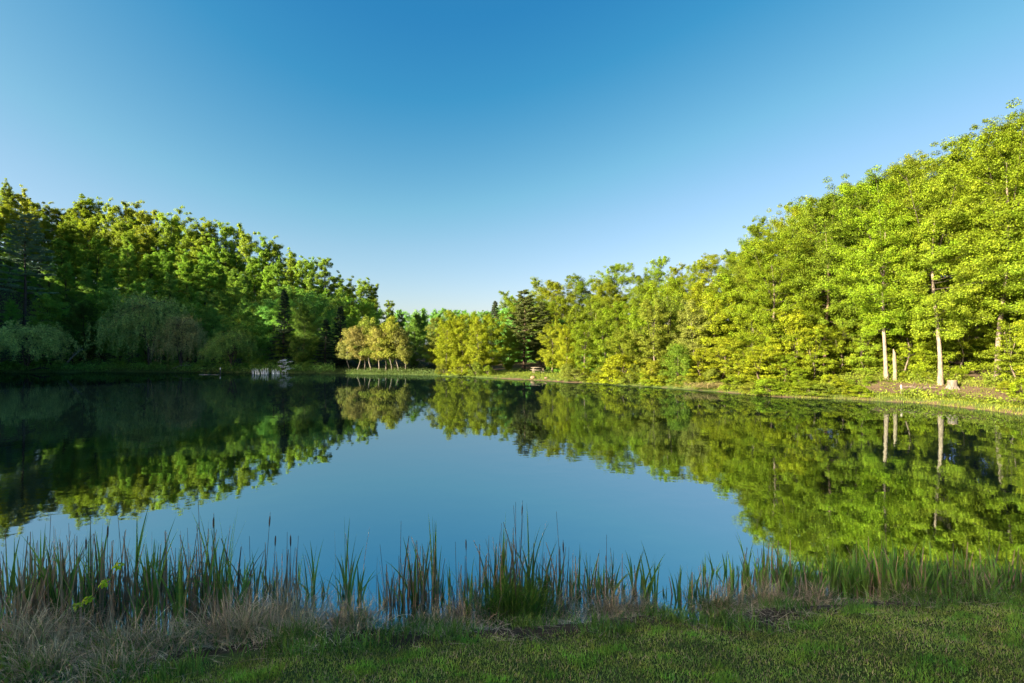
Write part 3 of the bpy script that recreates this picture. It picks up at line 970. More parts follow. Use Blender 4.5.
for i, (px, k, dy, c) in enumerate([(575, 0.7, 10, OLIVE), (596, 0.6, 8, LIME), (613, 0.7, 12, YEL), (628, 0.6, 9, OLIVE), (646, 0.6, 12, LIME), (661, 0.6, 9, YEL), (690, 0.6, 10, OLIVE), (733, 0.7, 12, LIME), (752, 0.6, 9, OLIVE), (770, 0.7, 13, LIME), (788, 0.6, 9, YEL), (806, 0.7, 12, LIME), (824, 0.6, 9, OLIVE), (843, 0.7, 11, LIME), (858, 0.6, 8, YEL)]):
    x, y = at(px, k)
    plant('waterside_shrub', 'shrub', i + 1, x, y, dy / F * y + 0.25, vary(c, 0.1), row='edgeshrub', cat="shrub", width=1.9, bark=(0.12, 0.09, 0.06))
# hero trees of the right bank, with their pale trunks
PALE = (0.235, 0.185, 0.135)
hero = [(772, 6, 222, LIME, (0.2, 0.15, 0.11), 1.0, 'broad yellow-green tree at the left end of the tall right-hand wood'),
        (826, 6.5, 184, GRS, (0.24, 0.16, 0.11), 1.0, 'tall tree with a stout brown trunk left of the white trunks'),
        (852, 8, 178, GRS, (0.16, 0.11, 0.08), 0.9, 'dark brown trunked tree just right of the stout brown trunk'),
        (886, 3.3, 168, LIME, PALE, 0.92, 'tall tree with a straight white trunk, first white trunk from the left'),
        (940, 2.9, 156, LIME, PALE, 0.92, 'tall tree with a thick white trunk beside the pale stump'),
        (998, 5.2, 114, LIME, PALE, 0.95, 'tall tree with a leaning white trunk right of the reddish trail'),
        (1066, 4.5, 120, LIME, (0.22, 0.18, 0.14), 1.0, 'tall tree cut by the right edge of the view')]
for i, (px, k, tp, c, b, w, lb) in enumerate(hero):
    x, y = at(px, k)
    plant('tall_tree', 'oak', i, x, y, top_h(px, tp, k), vary(c, 0.10), bark=b, label=lb, width=w, lean=(R(-2.2), 0) if px in (940, 998) else None)
# understory under the tall wood
under = [(792, 4.6, 306, YEL), (812, 3.8, 326, LIME), (838, 5.6, 318, LIME), (866, 5.2, 320, LIME), (905, 5.0, 312, YEL), (921, 6.0, 322, LIME), (957, 6.2, 304, YEL), (1016, 4.6, 316, LIME), (1042, 3.8, 310, LIME), (918, 9, 292, LIME), (970, 10.5, 306, LIME), (1035, 9, 284, LIME), (780, 8, 292, YEL), (862, 10, 306, GRS), (874, 6.4, 312, LIME), (897, 7.0, 302, YEL), (930, 6.6, 312, LIME), (984, 7.5, 326, LIME), (1010, 7.0, 302, LIME), (848, 7.5, 308, LIME), (818, 9.0, 300, LIME)]
for i, (px, k, tp, c) in enumerate(under):
    x, y = at(px, k)
    plant('understory_tree', 'bushy', i, x, y, top_h(px, tp, k), vary(c, 0.16), row='understory', width=0.9, bark=(0.18, 0.14, 0.1))
# bushes spilling over the bank in the middle right
spill = [(702, 2.2, 346, YEL), (722, 2.4, 335, YEL), (742, 2.8, 340, LIME), (762, 2.6, 344, YEL), (783, 2.6, 352, LIME), (800, 2.0, 366, LIME)]
for i, (px, k, tp, c) in enumerate(spill):
    x, y = at(px, k)
    plant('spreading_bush', 'bushy', i, x, y, top_h(px, tp, k), vary(c, 0.08), row='spill', width=1.25, cat="shrub", bark=(0.14, 0.1, 0.07))
single('round_bush', 'ball', 0, 678, 1.6, 341, (0.095, 0.155, 0.012), 'dense round bright green bush standing at the water on the right shore', cat="shrub")
for i, (px, k, tp, c) in enumerate([(443, 1.0, 362, OLIVE), (460, 0.9, 357, YEL), (476, 1.0, 360, OLIVE), (488, 1.3, 364, LIME), (568, 1.8, 362, OLIVE), (584, 1.3, 366, LIME), (602, 1.4, 364, OLIVE), (619, 1.6, 352, YEL),
                                    (634, 1.4, 362, OLIVE), (652, 1.2, 358, (0.2, 0.2, 0.015)), (664, 1.0, 368, OLIVE), (712, 1.4, 366, OLIVE), (815, 1.6, 378, LIME), (832, 2.2, 372, YEL), (850, 2.0, 378, LIME), (868, 2.4, 374, LIME),
                                    (902, 3.6, 372, YEL), (917, 4.0, 366, LIME), (928, 3.8, 372, YEL), (956, 4.2, 366, LIME), (1006, 2.6, 378, LIME), (1022, 2.0, 376, YEL), (1044, 1.8, 380, LIME), (1070, 1.8, 378, LIME)]):
    x, y = at(px, k)
    plant('bank_shrub', 'shrub', i, x, y, max(0.7, top_h(px, tp, k)), vary(c, 0.08), row='rightshrub', cat="shrub", width=1.1, bark=(0.15, 0.11, 0.08))
fill_row('woodshrub', 'wood_shrub', 'shrub', 560, 1120, 26, 9.5, lambda p: 352, lambda p: lerp(GRN, DEEP, rng.uniform(0, 1)), cat="shrub", kj=1.5, lo=1.5, hi=3.2, width=1.2)

# wood on the ridge left of the view: its tops throw the evening shade
for i, f in enumerate(np.linspace(0, 1, 64)):
    seg = f * (len(RIDGE) - 1)
    a = min(int(seg), len(RIDGE) - 2)
    p = RIDGE[a] + (RIDGE[a + 1] - RIDGE[a]) * (seg - a) + rng.normal(size=2) * 3.0
    if 2 < p[1] < 36:
        continue
    hgt = (6.5 if p[1] < 2 else 12 if p[1] > 45 else 11.5) + rng.uniform(-1.5, 1.5)
    r_ = plant('ridge_tree', 'forest', i, p[0], p[1], hgt, vary(GRN), width=2.2,
               label='tree on the wooded ridge beyond the left edge of the view', group='trees on the ridge beyond the left edge')

# ------------------------------------------------------------------ labels of the rows, counted along the picture
ORD = ['first', 'second', 'third', 'fourth', 'fifth', 'sixth', 'seventh', 'eighth', 'ninth', 'tenth', 'eleventh', 'twelfth', 'thirteenth', 'fourteenth', 'fifteenth',
       'sixteenth', 'seventeenth', 'eighteenth', 'nineteenth', 'twentieth', 'twenty-first', 'twenty-second', 'twenty-third', 'twenty-fourth', 'twenty-fifth', 'twenty-sixth',
       'twenty-seventh', 'twenty-eighth', 'twenty-ninth', 'thirtieth', 'thirty-first', 'thirty-second', 'thirty-third', 'thirty-fourth', 'thirty-fifth', 'thirty-sixth']
ORD += ['thirty-seventh', 'thirty-eighth', 'thirty-ninth', 'fortieth'] + ['forty-' + o for o in ORD[:9]] + ['fiftieth'] + ['fifty-' + o for o in ORD[:9]] + ['sixtieth']
ROWS = {'ridge': ('slender tree on the skyline of the left hill, {} from the left', 'trees on the skyline of the left hill'),
        'upper': ('sun-tipped tree just below the left skyline, {} from the left', 'trees just below the left skyline'),
        'hillbush': ('small leafy tree under the tall trees near the left skyline, {} from the left', 'small trees near the left skyline'),
        'hillbushlow': ('small shaded tree under the tall trees on the left slope, {} from the left', 'small trees on the left slope'),
        'middle': ('green tree halfway up the left hillside, {} from the left', 'trees halfway up the left hillside'),
        'lower': ('shaded tree low on the left hillside, {} from the left', 'trees low on the left hillside'),
        'foot': ('deep green tree at the foot of the left hill, {} from the left', 'trees at the foot of the left hill'),
        'leftshrub': ('low shaded shrub at the waterline of the left shore, {} from the left', 'shrubs along the left waterline'),
        'leftbushy': ('dark bushy tree close behind the left waterline, {} from the left', 'bushy trees behind the left waterline'),
        'valley': ('dark rounded tree behind the sunlit thin-stemmed clump, {} from the left', 'trees behind the sunlit clump'),
        'valleyback': ('small tree in the dip of the skyline, {} from the left', 'trees in the dip of the skyline'),
        'valleyfar': ('distant dark tree far down the valley, {} from the left', 'distant trees down the valley'),
        'midfront': ('bright yellow-green tree left of the grass clearing, {} from the left', 'bright trees left of the clearing'),
        'clearing': ('dark green tree in the shade behind the grass clearing, {} from the left', 'dark trees behind the clearing'),
        'rightmid': ('sunlit leafy tree right of the grass clearing, {} from the left', 'sunlit trees right of the clearing'),
        'rightback': ('tall tree on the skyline behind the clearing, {} from the left', 'skyline trees behind the clearing'),
        'rightbackmid': ('tall tree in front of the skyline trees behind the clearing, {} from the left', 'tall trees behind the clearing'),
        'rightnear': ('golden green tree above the round bush on the right shore, {} from the left', 'golden trees above the round bush'),
        'hillback': ('tall tree at the very back of the right-hand wood, {} from the left', 'trees at the back of the right-hand wood'),
        'hillmid': ('tall leafy tree behind the white trunks in the right-hand wood, {} from the left', 'trees behind the white trunks'),
        'understory': ('small bright tree under the tall right-hand wood, {} from the left', 'small trees under the right-hand wood'),
        'spill': ('yellow-green bush spilling over the right bank, {} from the left', 'bushes spilling over the right bank'),
        'rightshrub': ('low sunlit shrub at the edge of the sunny shore, {} from the left', 'shrubs at the edge of the sunny shore'),
        'woodbush': ('shaded leafy tree deep inside the right-hand wood, {} from the left', 'small trees deep inside the right-hand wood'),
        'edgeshrub': ('knee-high shrub hanging over the waterline of the sunny shore, {} from the left', 'knee-high shrubs over the sunny waterline'),
        'woodshrub': ('green shrub on the floor of the right-hand wood, {} from the left', 'shrubs on the floor of the right-hand wood')}
for row, (txt, grp) in ROWS.items():
    mem = sorted([(p, o) for o, r_, p in PLACED if r_ == row], key=lambda q: q[0])
    for i, (p, o) in enumerate(mem):
        o['label'] = txt.format(ORD[i])
        o['group'] = grp

# ------------------------------------------------------------------ ground cover of the banks and wood floor
def undergrowth(name, label, cat, px0, px1, n, kmin, kmax, hmax, ls, color, mat, pw=1.6):
    rg = np.random.default_rng(int(px0) + 999)
    px = rg.uniform(px0, px1, n)
    k = kmin + (kmax - kmin) * rg.uniform(0, 1, n) ** pw
    d = np.interp(px, shore_px, shore_dd) + k
    x = (px - 512) / F * d
    z = terrain_z(x, d)
    dens = 0.5 + 0.5 * np.sin(x * 1.3 + 2 * np.sin(d * 0.9)) * np.sin(d * 1.7 + x * 0.4)
    keep = rg.uniform(0, 1, n) < 0.25 + 0.75 * dens
    if px0 > 500:      # leave the path and the clearing open
        s = lake_dist(x, d)
        open_ = ((px > 860) & (s > 0.9) & (s < 3.7)) | ((px > 500) & (px < 565) & (s < 12)) | (np.abs(px - 974 + (s - 3) * 1.0) < 11) & (s > 1)
        keep &= ~(open_ & (rg.uniform(0, 1, n) > 0.05))
    x, d, z, dens = x[keep], d[keep], z[keep], dens[keep]
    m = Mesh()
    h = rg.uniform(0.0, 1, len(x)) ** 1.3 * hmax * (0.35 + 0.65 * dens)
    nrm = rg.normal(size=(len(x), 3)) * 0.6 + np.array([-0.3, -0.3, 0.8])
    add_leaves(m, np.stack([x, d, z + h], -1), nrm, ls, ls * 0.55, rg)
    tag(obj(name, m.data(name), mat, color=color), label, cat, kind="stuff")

undergrowth('undergrowth', 'dark green undergrowth covering the floor of the left hillside', 'undergrowth', -120, 335, 78000, 0.4, 40, 1.3, 0.24, (0.15, 0.28, 0.055), M_LEAF)
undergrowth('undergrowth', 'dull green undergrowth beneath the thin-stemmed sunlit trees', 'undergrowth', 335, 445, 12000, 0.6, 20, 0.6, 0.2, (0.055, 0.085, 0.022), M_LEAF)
undergrowth('undergrowth', 'sunlit low undergrowth covering the right bank and wood floor', 'undergrowth', 505, 1130, 90000, 0.5, 14, 0.7, 0.15, (0.13, 0.17, 0.016), M_LEAF)


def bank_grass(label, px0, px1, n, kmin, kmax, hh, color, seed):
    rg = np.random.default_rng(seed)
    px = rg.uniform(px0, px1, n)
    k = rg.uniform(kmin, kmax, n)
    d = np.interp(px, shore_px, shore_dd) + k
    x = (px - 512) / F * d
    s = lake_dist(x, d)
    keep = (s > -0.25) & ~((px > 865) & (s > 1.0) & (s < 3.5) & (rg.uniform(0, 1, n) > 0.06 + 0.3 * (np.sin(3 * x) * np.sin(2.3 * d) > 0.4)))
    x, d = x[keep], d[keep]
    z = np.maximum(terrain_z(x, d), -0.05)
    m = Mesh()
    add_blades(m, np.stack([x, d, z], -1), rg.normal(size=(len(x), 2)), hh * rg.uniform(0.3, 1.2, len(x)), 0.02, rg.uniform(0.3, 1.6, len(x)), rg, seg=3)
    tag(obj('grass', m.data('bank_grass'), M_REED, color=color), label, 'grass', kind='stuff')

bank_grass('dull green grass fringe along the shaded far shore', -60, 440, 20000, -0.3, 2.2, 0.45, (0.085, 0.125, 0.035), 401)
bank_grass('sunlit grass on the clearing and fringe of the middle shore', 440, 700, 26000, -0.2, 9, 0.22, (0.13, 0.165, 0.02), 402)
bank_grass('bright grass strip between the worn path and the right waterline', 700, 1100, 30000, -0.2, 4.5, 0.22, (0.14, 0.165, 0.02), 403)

# ------------------------------------------------------------------ small things on the far shores
def thing_at(name, px, k, label, cat, rz=0.0, group=None, sink=0.0):
    x, y = at(px, k)
    return tag(empty(name, (x, y, max(zt(x, y), 0) - sink), rz), label, cat, group)

# pale stump
m = Mesh(); rg = np.random.default_rng(5)
zz = np.linspace(0, 0.75, 6)
add_tube(m, np.stack([0 * zz, 0 * zz, zz], -1), 0.36 * np.array([1.3, 1.12, 1.0, 0.97, 0.95, 0.93]), 14, 0.07, rg)
for a in range(5):
    an = a * 1.3
    add_tube(m, [[0.3 * math.cos(an), 0.3 * math.sin(an), 0.25], [0.43 * math.cos(an), 0.43 * math.sin(an), 0.08], [0.54 * math.cos(an), 0.54 * math.sin(an), -0.06]], [0.12, 0.09, 0.05], 7)
x, y = at(952, 2.3)
st = tag(obj('tree_stump', m.data('tree_stump', True), M_BARK, color=(0.17, 0.14, 0.11)), 'pale broad tree stump on the worn path beside the thick white trunk', 'stump')
st.location = (x, y, zt(x, y) - 0.03)
st.scale = (0.8, 0.8, 0.85)
m = Mesh()
th = np.linspace(0, 2 * np.pi, 14, endpoint=False)
jag = 0.05 * np.sin(5 * th) + 0.04 * np.cos(9 * th)
v = np.concatenate([np.stack([0.33 * np.cos(th), 0.33 * np.sin(th), 0.76 + jag * 0.6 + 0.02], -1), [[0, 0, 0.8]]])
m.add(v, [[i, (i + 1) % 14, 14] for i in range(14)])
v2 = np.concatenate([np.stack([0.335 * np.cos(th), 0.335 * np.sin(th), 0 * th + 0.70], -1), v[:14]])
m.add(v2, [[i, (i + 1) % 14, 14 + (i + 1) % 14, 14 + i] for i in range(14)])
obj('broken_top', m.data('broken_top', True), M_WOOD, st, (0.28, 0.17, 0.11))

# broken pale snag beside the first white trunk
x, y = at(894.5, 3.2)
m = Mesh(); rg = np.random.default_rng(6)
add_tube(m, [[0, 0, -0.1], [0.02, 0, 0.8], [0.0, 0.02, 1.7], [-0.03, 0, 2.2], [-0.08, 0.02, 2.5]], [0.15, 0.125, 0.12, 0.10, 0.03], 9, 0.08, rg)
sn = tag(obj('dead_snag', m.data('dead_snag', True), M_BARK, color=(0.20, 0.165, 0.11)), 'short broken pale trunk right beside the first white trunk', 'dead trunk')
sn.location = (x, y, zt(x, y))

# fallen logs on the path
for (p0, p1, k0, k1, r_, z_, c, lb) in [((903), (936), 2.0, 2.1, 0.10, 0.07, (0.10, 0.075, 0.055), 'long grey-brown log lying on the path left of the stump'),
                                        ((910), (925), 1.5, 1.6, 0.09, 0.08, (0.045, 0.033, 0.024), 'short dark log lying in front of the long grey-brown log')]:
    a = np.array([*at(p0, k0), 0.0]); b = np.array([*at(p1, k1), 0.0])
    a[2] = zt(a[0], a[1]) + z_; b[2] = zt(b[0], b[1]) + z_
    c0 = (a + b) / 2
    u = np.linspace(0, 1, 9)[:, None]
    pts = a + (b - a) * u - c0 + np.array([0, 0, 0.04]) * np.sin(u * 9) 
    m = Mesh()
    add_tube(m, pts, r_ * (1 - 0.35 * u[:, 0]), 9, 0.10, np.random.default_rng(int(p0)))
    for q in (2, 5):
        add_tube(m, [pts[q], pts[q] + np.array([0.06, -0.12, 0.22]), pts[q] + np.array([0.10, -0.18, 0.42])], [0.04, 0.028, 0.012], 6)
    o = tag(obj('fallen_log', m.data('fallen_log', True), M_BARK, color=c), lb, 'log')
    o.location = c0
# post by the water on the right
x, y = at(901, 0.9)
m = Mesh()
add_tube(m, [[0, 0, -0.2], [0.01, 0, 0.3], [-0.02, 0, 0.62], [-0.03, 0, 0.66]], [0.075, 0.07, 0.065, 0.04], 8, 0.06, np.random.default_rng(8))
o = tag(obj('wooden_post', m.data('wooden_post', True), M_WOOD, color=(0.24, 0.20, 0.15)), 'short pale post at the water in front of the fallen logs', 'post')
o.location = (x, y, zt(x, y))

# picnic table on the clearing
pt = thing_at('picnic_table', 538, 7.5, 'pale picnic table on the grass clearing', 'picnic table', 0.15)
cw = (0.17, 0.14, 0.10)
m = Mesh()
for k in range(5): add_box(m, (0, -0.32 + 0.16 * k, 0.74), (1.8, 0.14, 0.045))
obj('table_top', m.data('table_top'), M_WOOD, pt, cw)
for sgn in (-1, 1):
    m = Mesh()
    for k in range(2): add_box(m, (0, sgn * (0.66 + 0.15 * k), 0.44), (1.8, 0.13, 0.045))
    obj('seat', m.data('seat'), M_WOOD, pt, cw)
for sgn in (-1, 1):
    m = Mesh()
    for s2 in (-1, 1):
        add_tube(m, [[sgn * 0.62, s2 * 0.62, 0], [sgn * 0.62, s2 * 0.26, 0.71]], [0.055, 0.055], 4)
    add_box(m, (sgn * 0.69, 0, 0.385), (0.045, 1.7, 0.09))
    obj('trestle_leg', m.data('trestle_leg'), M_WOOD, pt, cw)

for i, (px, k, sz, c, lb) in enumerate([(533, 0.5, 0.30, (0.17, 0.11, 0.06), 'pale orange boulder at the cut bank below the picnic table'),
                                        (546, 0.6, 0.20, (0.13, 0.09, 0.055), 'small tan rock right of the pale orange boulder'),
                                        (641, 0.3, 0.22, (0.14, 0.115, 0.085), 'pale flat rock at the waterline left of the round bush')]):
    x, y = at(px, k)
    m = Mesh()
    add_lump(m, (0, 0, sz * 0.35), sz, sz * 0.8, sz * 0.7, np.random.default_rng(60 + i))
    o = tag(obj('shore_rock', m.data('shore_rock', True), M_ROCK, color=c), lb, 'rock')
    o.location = (x, y, max(zt(x, y), 0))

# low bleached dead bush hanging on the bank in front of the spreading bushes
x, y = at(715, 0.5)
m = Mesh(); rg = np.random.default_rng(71)
n = 900
bp_ = np.stack([rg.normal(0, 1.4, n), rg.normal(0, 0.35, n), rg.uniform(0.0, 0.35, n)], -1)
add_blades(m, bp_, rg.normal(size=(n, 2)) + np.array([0.4, -0.6]), rg.uniform(0.3, 0.8, n), 0.025, rg.uniform(0.4, 1.4, n), rg, seg=3, start=0.7)
o = tag(obj('dry_grass_tussock', m.data('dry_grass_tussock'), M_DRY, color=(0.22, 0.17, 0.07)), 'straw-coloured dry grass hanging over the bank below the spreading bushes', 'dry grass')
o.location = (x, y, max(zt(x, y), 0))

# flowering dogwood and pale dead reeds on the shaded side
dw = thing_at('dogwood_bush', 283, 0.7, 'small white flowering dogwood leaning over the shaded water', 'dogwood')
m, c_, g_ = Mesh(), Mesh(), Mesh(); rg = np.random.default_rng(80)
for k in range(6):
    tip = np.array([rg.uniform(-1.0, 1.1), rg.uniform(-0.9, 0.2), rg.uniform(0.9, 2.2)])
    u = np.linspace(0, 1, 5)[:, None]
    add_tube(m, tip * u + np.array([0, 0, 0.25]) * np.sin(u * np.pi), 0.04 * (1 - 0.75 * u[:, 0]), 5)
lay = []
for k in range(16):
    z = rg.uniform(0.35, 2.3)
    w = 1.15 * (1 - 0.32 * z)
    lay.append([rg.normal() * w * 0.6 + 0.1, rg.normal() * 0.4 - 0.2, z])
lay = np.array(lay)
clusters_to_leaves(c_, lay, np.full(16, 0.4), 26, 0.15, 0.12, rg, flat=0.22, up=1.2, out=0.2)
clusters_to_leaves(g_, lay - np.array([0, 0, 0.1]), np.full(16, 0.42), 22, 0.14, 0.08, rg, flat=0.3)
obj('stem', m.data('stem', True), M_BARK, dw, (0.1, 0.08, 0.06))
obj('foliage', g_.data('foliage'), M_LEAF, dw, (0.06, 0.11, 0.03))
obj('blossom', c_.data('blossom'), M_PETAL, dw, (0.85, 0.86, 0.84))

for j, (px, k, n, wd, lb) in enumerate([(258, -2.6, 16, 0.9, 'left half of the pale dead reeds standing in the water before the dogwood'), (270, -2.4, 18, 1.1, 'right half of the pale dead reeds standing in the water before the dogwood'),
                                        (281, -1.6, 12, 1.0, 'low pale dead reeds in the water right under the dogwood')]):
    x, y = at(px, k)
    m = Mesh(); rg = np.random.default_rng(85 + j)
    b = np.stack([rg.uniform(-wd, wd, n * 2), rg.uniform(-0.4, 0.4, n * 2), np.full(n * 2, -0.3)], -1)
    add_blades(m, b, rg.normal(size=(n * 2, 2)), rg.uniform(0.6, 1.25, n * 2) * (0.7 if j == 2 else 1), 0.055, rg.uniform(0, 0.3, n * 2), rg, seg=3, tipw=0.5)
    o = tag(obj('dead_reed_clump', m.data('dead_reed_clump'), M_DRY, color=(0.68, 0.67, 0.64)), lb, 'reeds', 'pale dead reeds before the dogwood')
    o.location = (x, y, 0)

# post and stick standing in the water left
x, y = at(220.5, -0.9)
pr = tag(empty('mooring_post', (x, y, 0)), 'thin dark post with a white top standing in the water off the left shore', 'post')
m = Mesh(); add_tube(m, [[0, 0, -0.6], [0, 0, 0.55]], [0.05, 0.05], 8)
obj('shaft', m.data('shaft', True), M_WOOD, pr, (0.10, 0.09, 0.08))
m = Mesh(); add_tube(m, [[0, 0, 0.54], [0, 0, 0.80], [0, 0, 0.84]], [0.062, 0.062, 0.03], 8)
obj('white_cap', m.data('white_cap', True), M_WOOD, pr, (0.75, 0.75, 0.72))
x, y = at(209, -5.0)
m = Mesh(); u = np.linspace(0, 1, 7)[:, None]
add_tube(m, np.array([[-1.4, 0.1, -0.02]]) + np.array([[2.8, -0.1, 0.05]]) * u + np.array([0, 0.1, 0.04]) * np.sin(u * 7), 0.045 * (1 - 0.5 * u[:, 0]), 7)
o = tag(obj('floating_branch', m.data('floating_branch', True), M_BARK, color=(0.3, 0.28, 0.25)), 'thin pale branch floating on the water beside the white-topped post', 'branch')
o.location = (x, y, 0.01)
# leaning dead trunks in the left shade
for (px, k, dx, dz, r_, c, lb) in [(63, 3.0, 3.6, 3.0, 0.15, (0.26, 0.25, 0.24), 'grey dead trunk leaning to the right behind the pale willow bush'),
                                   (171, 2.0, 3.4, 0.7, 0.10, (0.34, 0.31, 0.27), 'pale bent branch sagging right of the willow trunks'),
                                   (30, 0.3, 3.5, 0.35, 0.12, (0.05, 0.045, 0.04), 'dark fallen trunk reaching into the water below the pale willow bush')]:
    x, y = at(px, k)
    m = Mesh(); u = np.linspace(0, 1, 8)[:, None]
    add_tube(m, np.array([dx, -0.5, dz]) * u + np.array([0, 0, 0.25]) * np.sin(u * np.pi), r_ * (1 - 0.6 * u[:, 0]), 8, 0.08, np.random.default_rng(int(px)))
    for q in (0.5, 0.75):
        b = np.array([dx, -0.5, dz]) * q + np.array([0, 0, 0.25]) * math.sin(q * math.pi)
        add_tube(m, [b, b + np.array([0.3, -0.2, 0.5]), b + np.array([0.7, -0.2, 0.8])], [r_ * 0.35, r_ * 0.22, 0.01], 5)
    o = tag(obj('leaning_trunk', m.data('leaning_trunk', True), M_BARK, color=c), lb, 'dead trunk')
    o.location = (x, y, max(zt(x, y), 0))

# ------------------------------------------------------------------ near bank: lawn, weeds, straw
def near_z(x, y):
    return terrain_z(x, y)


def scatter(n, x0, x1, y0, y1, rg):
    x = rg.uniform(x0, x1, n); y = rg.uniform(y0, y1, n)
    return x, y, lake_dist(x, y)


def lawn_edge(x):
    """distance from the water where the mown lawn begins: wide rough strip on the left"""
    return np.interp(x, [-9, -6, -4, -2.2, -0.5, 1.5, 3.5, 6, 9], [2.8, 2.6, 1.95, 1.32, 1.0, 0.86, 0.80, 0.85, 0.95]) + 0.14 * np.sin(2.3 * x) + 0.08 * np.sin(5.9 * x + 1)

rg = np.random.default_rng(300)
x, y, s = scatter(1500000, -11, 14, 0.9, 10, rg)
e = lawn_edge(x)
keep = (s > e + rg.normal(0, 0.12, len(x))) & (y > np.abs(x) * 0.36 - 0.5)
x, y = x[keep], y[keep]
patch = 0.6 * np.sin(2.9 * x + 1.2 * np.sin(2.4 * y)) * np.sin(4.3 * y + 0.8 * np.sin(3.2 * x)) + 0.5 * np.sin(7.1 * x + 2 + np.sin(3 * y)) * np.sin(8.3 * y + 2 * np.sin(1.7 * x)) + 0.3 * np.sin(15 * x + 3 * np.sin(5 * y)) * np.sin(17 * y)
keep = rg.uniform(0, 1, len(x)) < 0.62 + 0.25 * patch
x, y, patch = x[keep], y[keep], patch[keep]
z = near_z(x, y)
n = len(x)
dry = rg.uniform(0, 1, n) < np.clip(0.11 - 0.10 * patch, 0.02, 0.3)
clov = (~dry) & (patch > 0.45) & (rg.uniform(0, 1, n) < 0.7)
B = np.stack([x, y, z - 0.01], -1)
for name, sel, mat, colr, hh, lb in (('grass', (~dry) & (~clov), M_REED, (0.245, 0.345, 0.068), 0.040, 'short mown green grass of the near bank'),
                                     ('grass', clov, M_REED, (0.18, 0.36, 0.05), 0.066, 'brighter lush green grass patches in the near lawn'),
                                     ('grass', dry, M_DRY, (0.34, 0.28, 0.16), 0.050, 'dry tan grass blades mixed into the near lawn')):
    q = int(sel.sum())
    m = Mesh()
    add_blades(m, B[sel], rg.normal(size=(q, 2)), hh * rg.uniform(0.4, 1.25, q), 0.0062, rg.uniform(0.2, 1.5, q), rg, seg=2, tipw=0.15)
    tag(obj(name, m.data('lawn_grass'), mat, color=colr), lb, 'grass', kind='stuff')

# straw lying on the bank
x, y, s = scatter(95000, -10, 11, 2.5, 9.5, rg)
e = lawn_edge(x)
keep = (s > -0.1) & (s < e + rg.normal(0.05, 0.2, len(x))) & (rg.uniform(0, 1, len(x)) < np.clip(0.4 + 0.45 * np.sin(1.7 * x + 0.6) * np.sin(2.9 * y + x), 0.05, 0.9))
x, y = x[keep], y[keep]
n = len(x)
m = Mesh()
add_blades(m, np.stack([x, y, np.maximum(near_z(x, y), 0) + rg.uniform(0.0, 0.06, n)], -1), rg.normal(size=(n, 2)), rg.uniform(0.10, 0.34, n), 0.0048, rg.uniform(0.0, 0.35, n), rg, seg=3, start=rg.uniform(1.15, 1.6, n))
tag(obj('straw_litter', m.data('straw_litter'), M_DRY, color=(0.44, 0.365, 0.23)), 'fallen tan straw matted over the muddy strip below the reeds', 'straw', kind='stuff')
# green weeds on the bank
x, y, s = scatter(90000, -10, 11, 3, 9.5, rg)
e = lawn_edge(x)
pat = np.sin(2.7 * x + 1.0) * np.sin(3.1 * y + 0.6 * x) + 0.5 * np.sin(7 * x)
keep = (s > 0.1) & (s < e + 0.25) & (rg.uniform(0, 1, len(x)) < np.clip(0.4 + 0.8 * pat, 0.05, 1.0))
x, y = x[keep], y[keep]
n = len(x)
m = Mesh()
add_blades(m, np.stack([x, y, near_z(x, y)], -1), rg.normal(size=(n, 2)), rg.uniform(0.06, 0.24, n), 0.010, rg.uniform(0.3, 1.5, n), rg, seg=3)
tag(obj('weeds', m.data('weeds'), M_REED, color=(0.12, 0.22, 0.045)), 'green weedy tufts on the muddy strip between lawn and reeds', 'weeds', kind='stuff')


def near_at(px, py):
    """point of the near bank seen at a picture position"""
    for d in np.arange(3.2, 12, 0.03):
        zz = CH + (HY - py) / F * d
        x = (px - 512) / F * d
        if zz <= max(zt(x, d), 0.0):
            return x, d, max(zt(x, d), -0.12)
    return x, d, 0.0

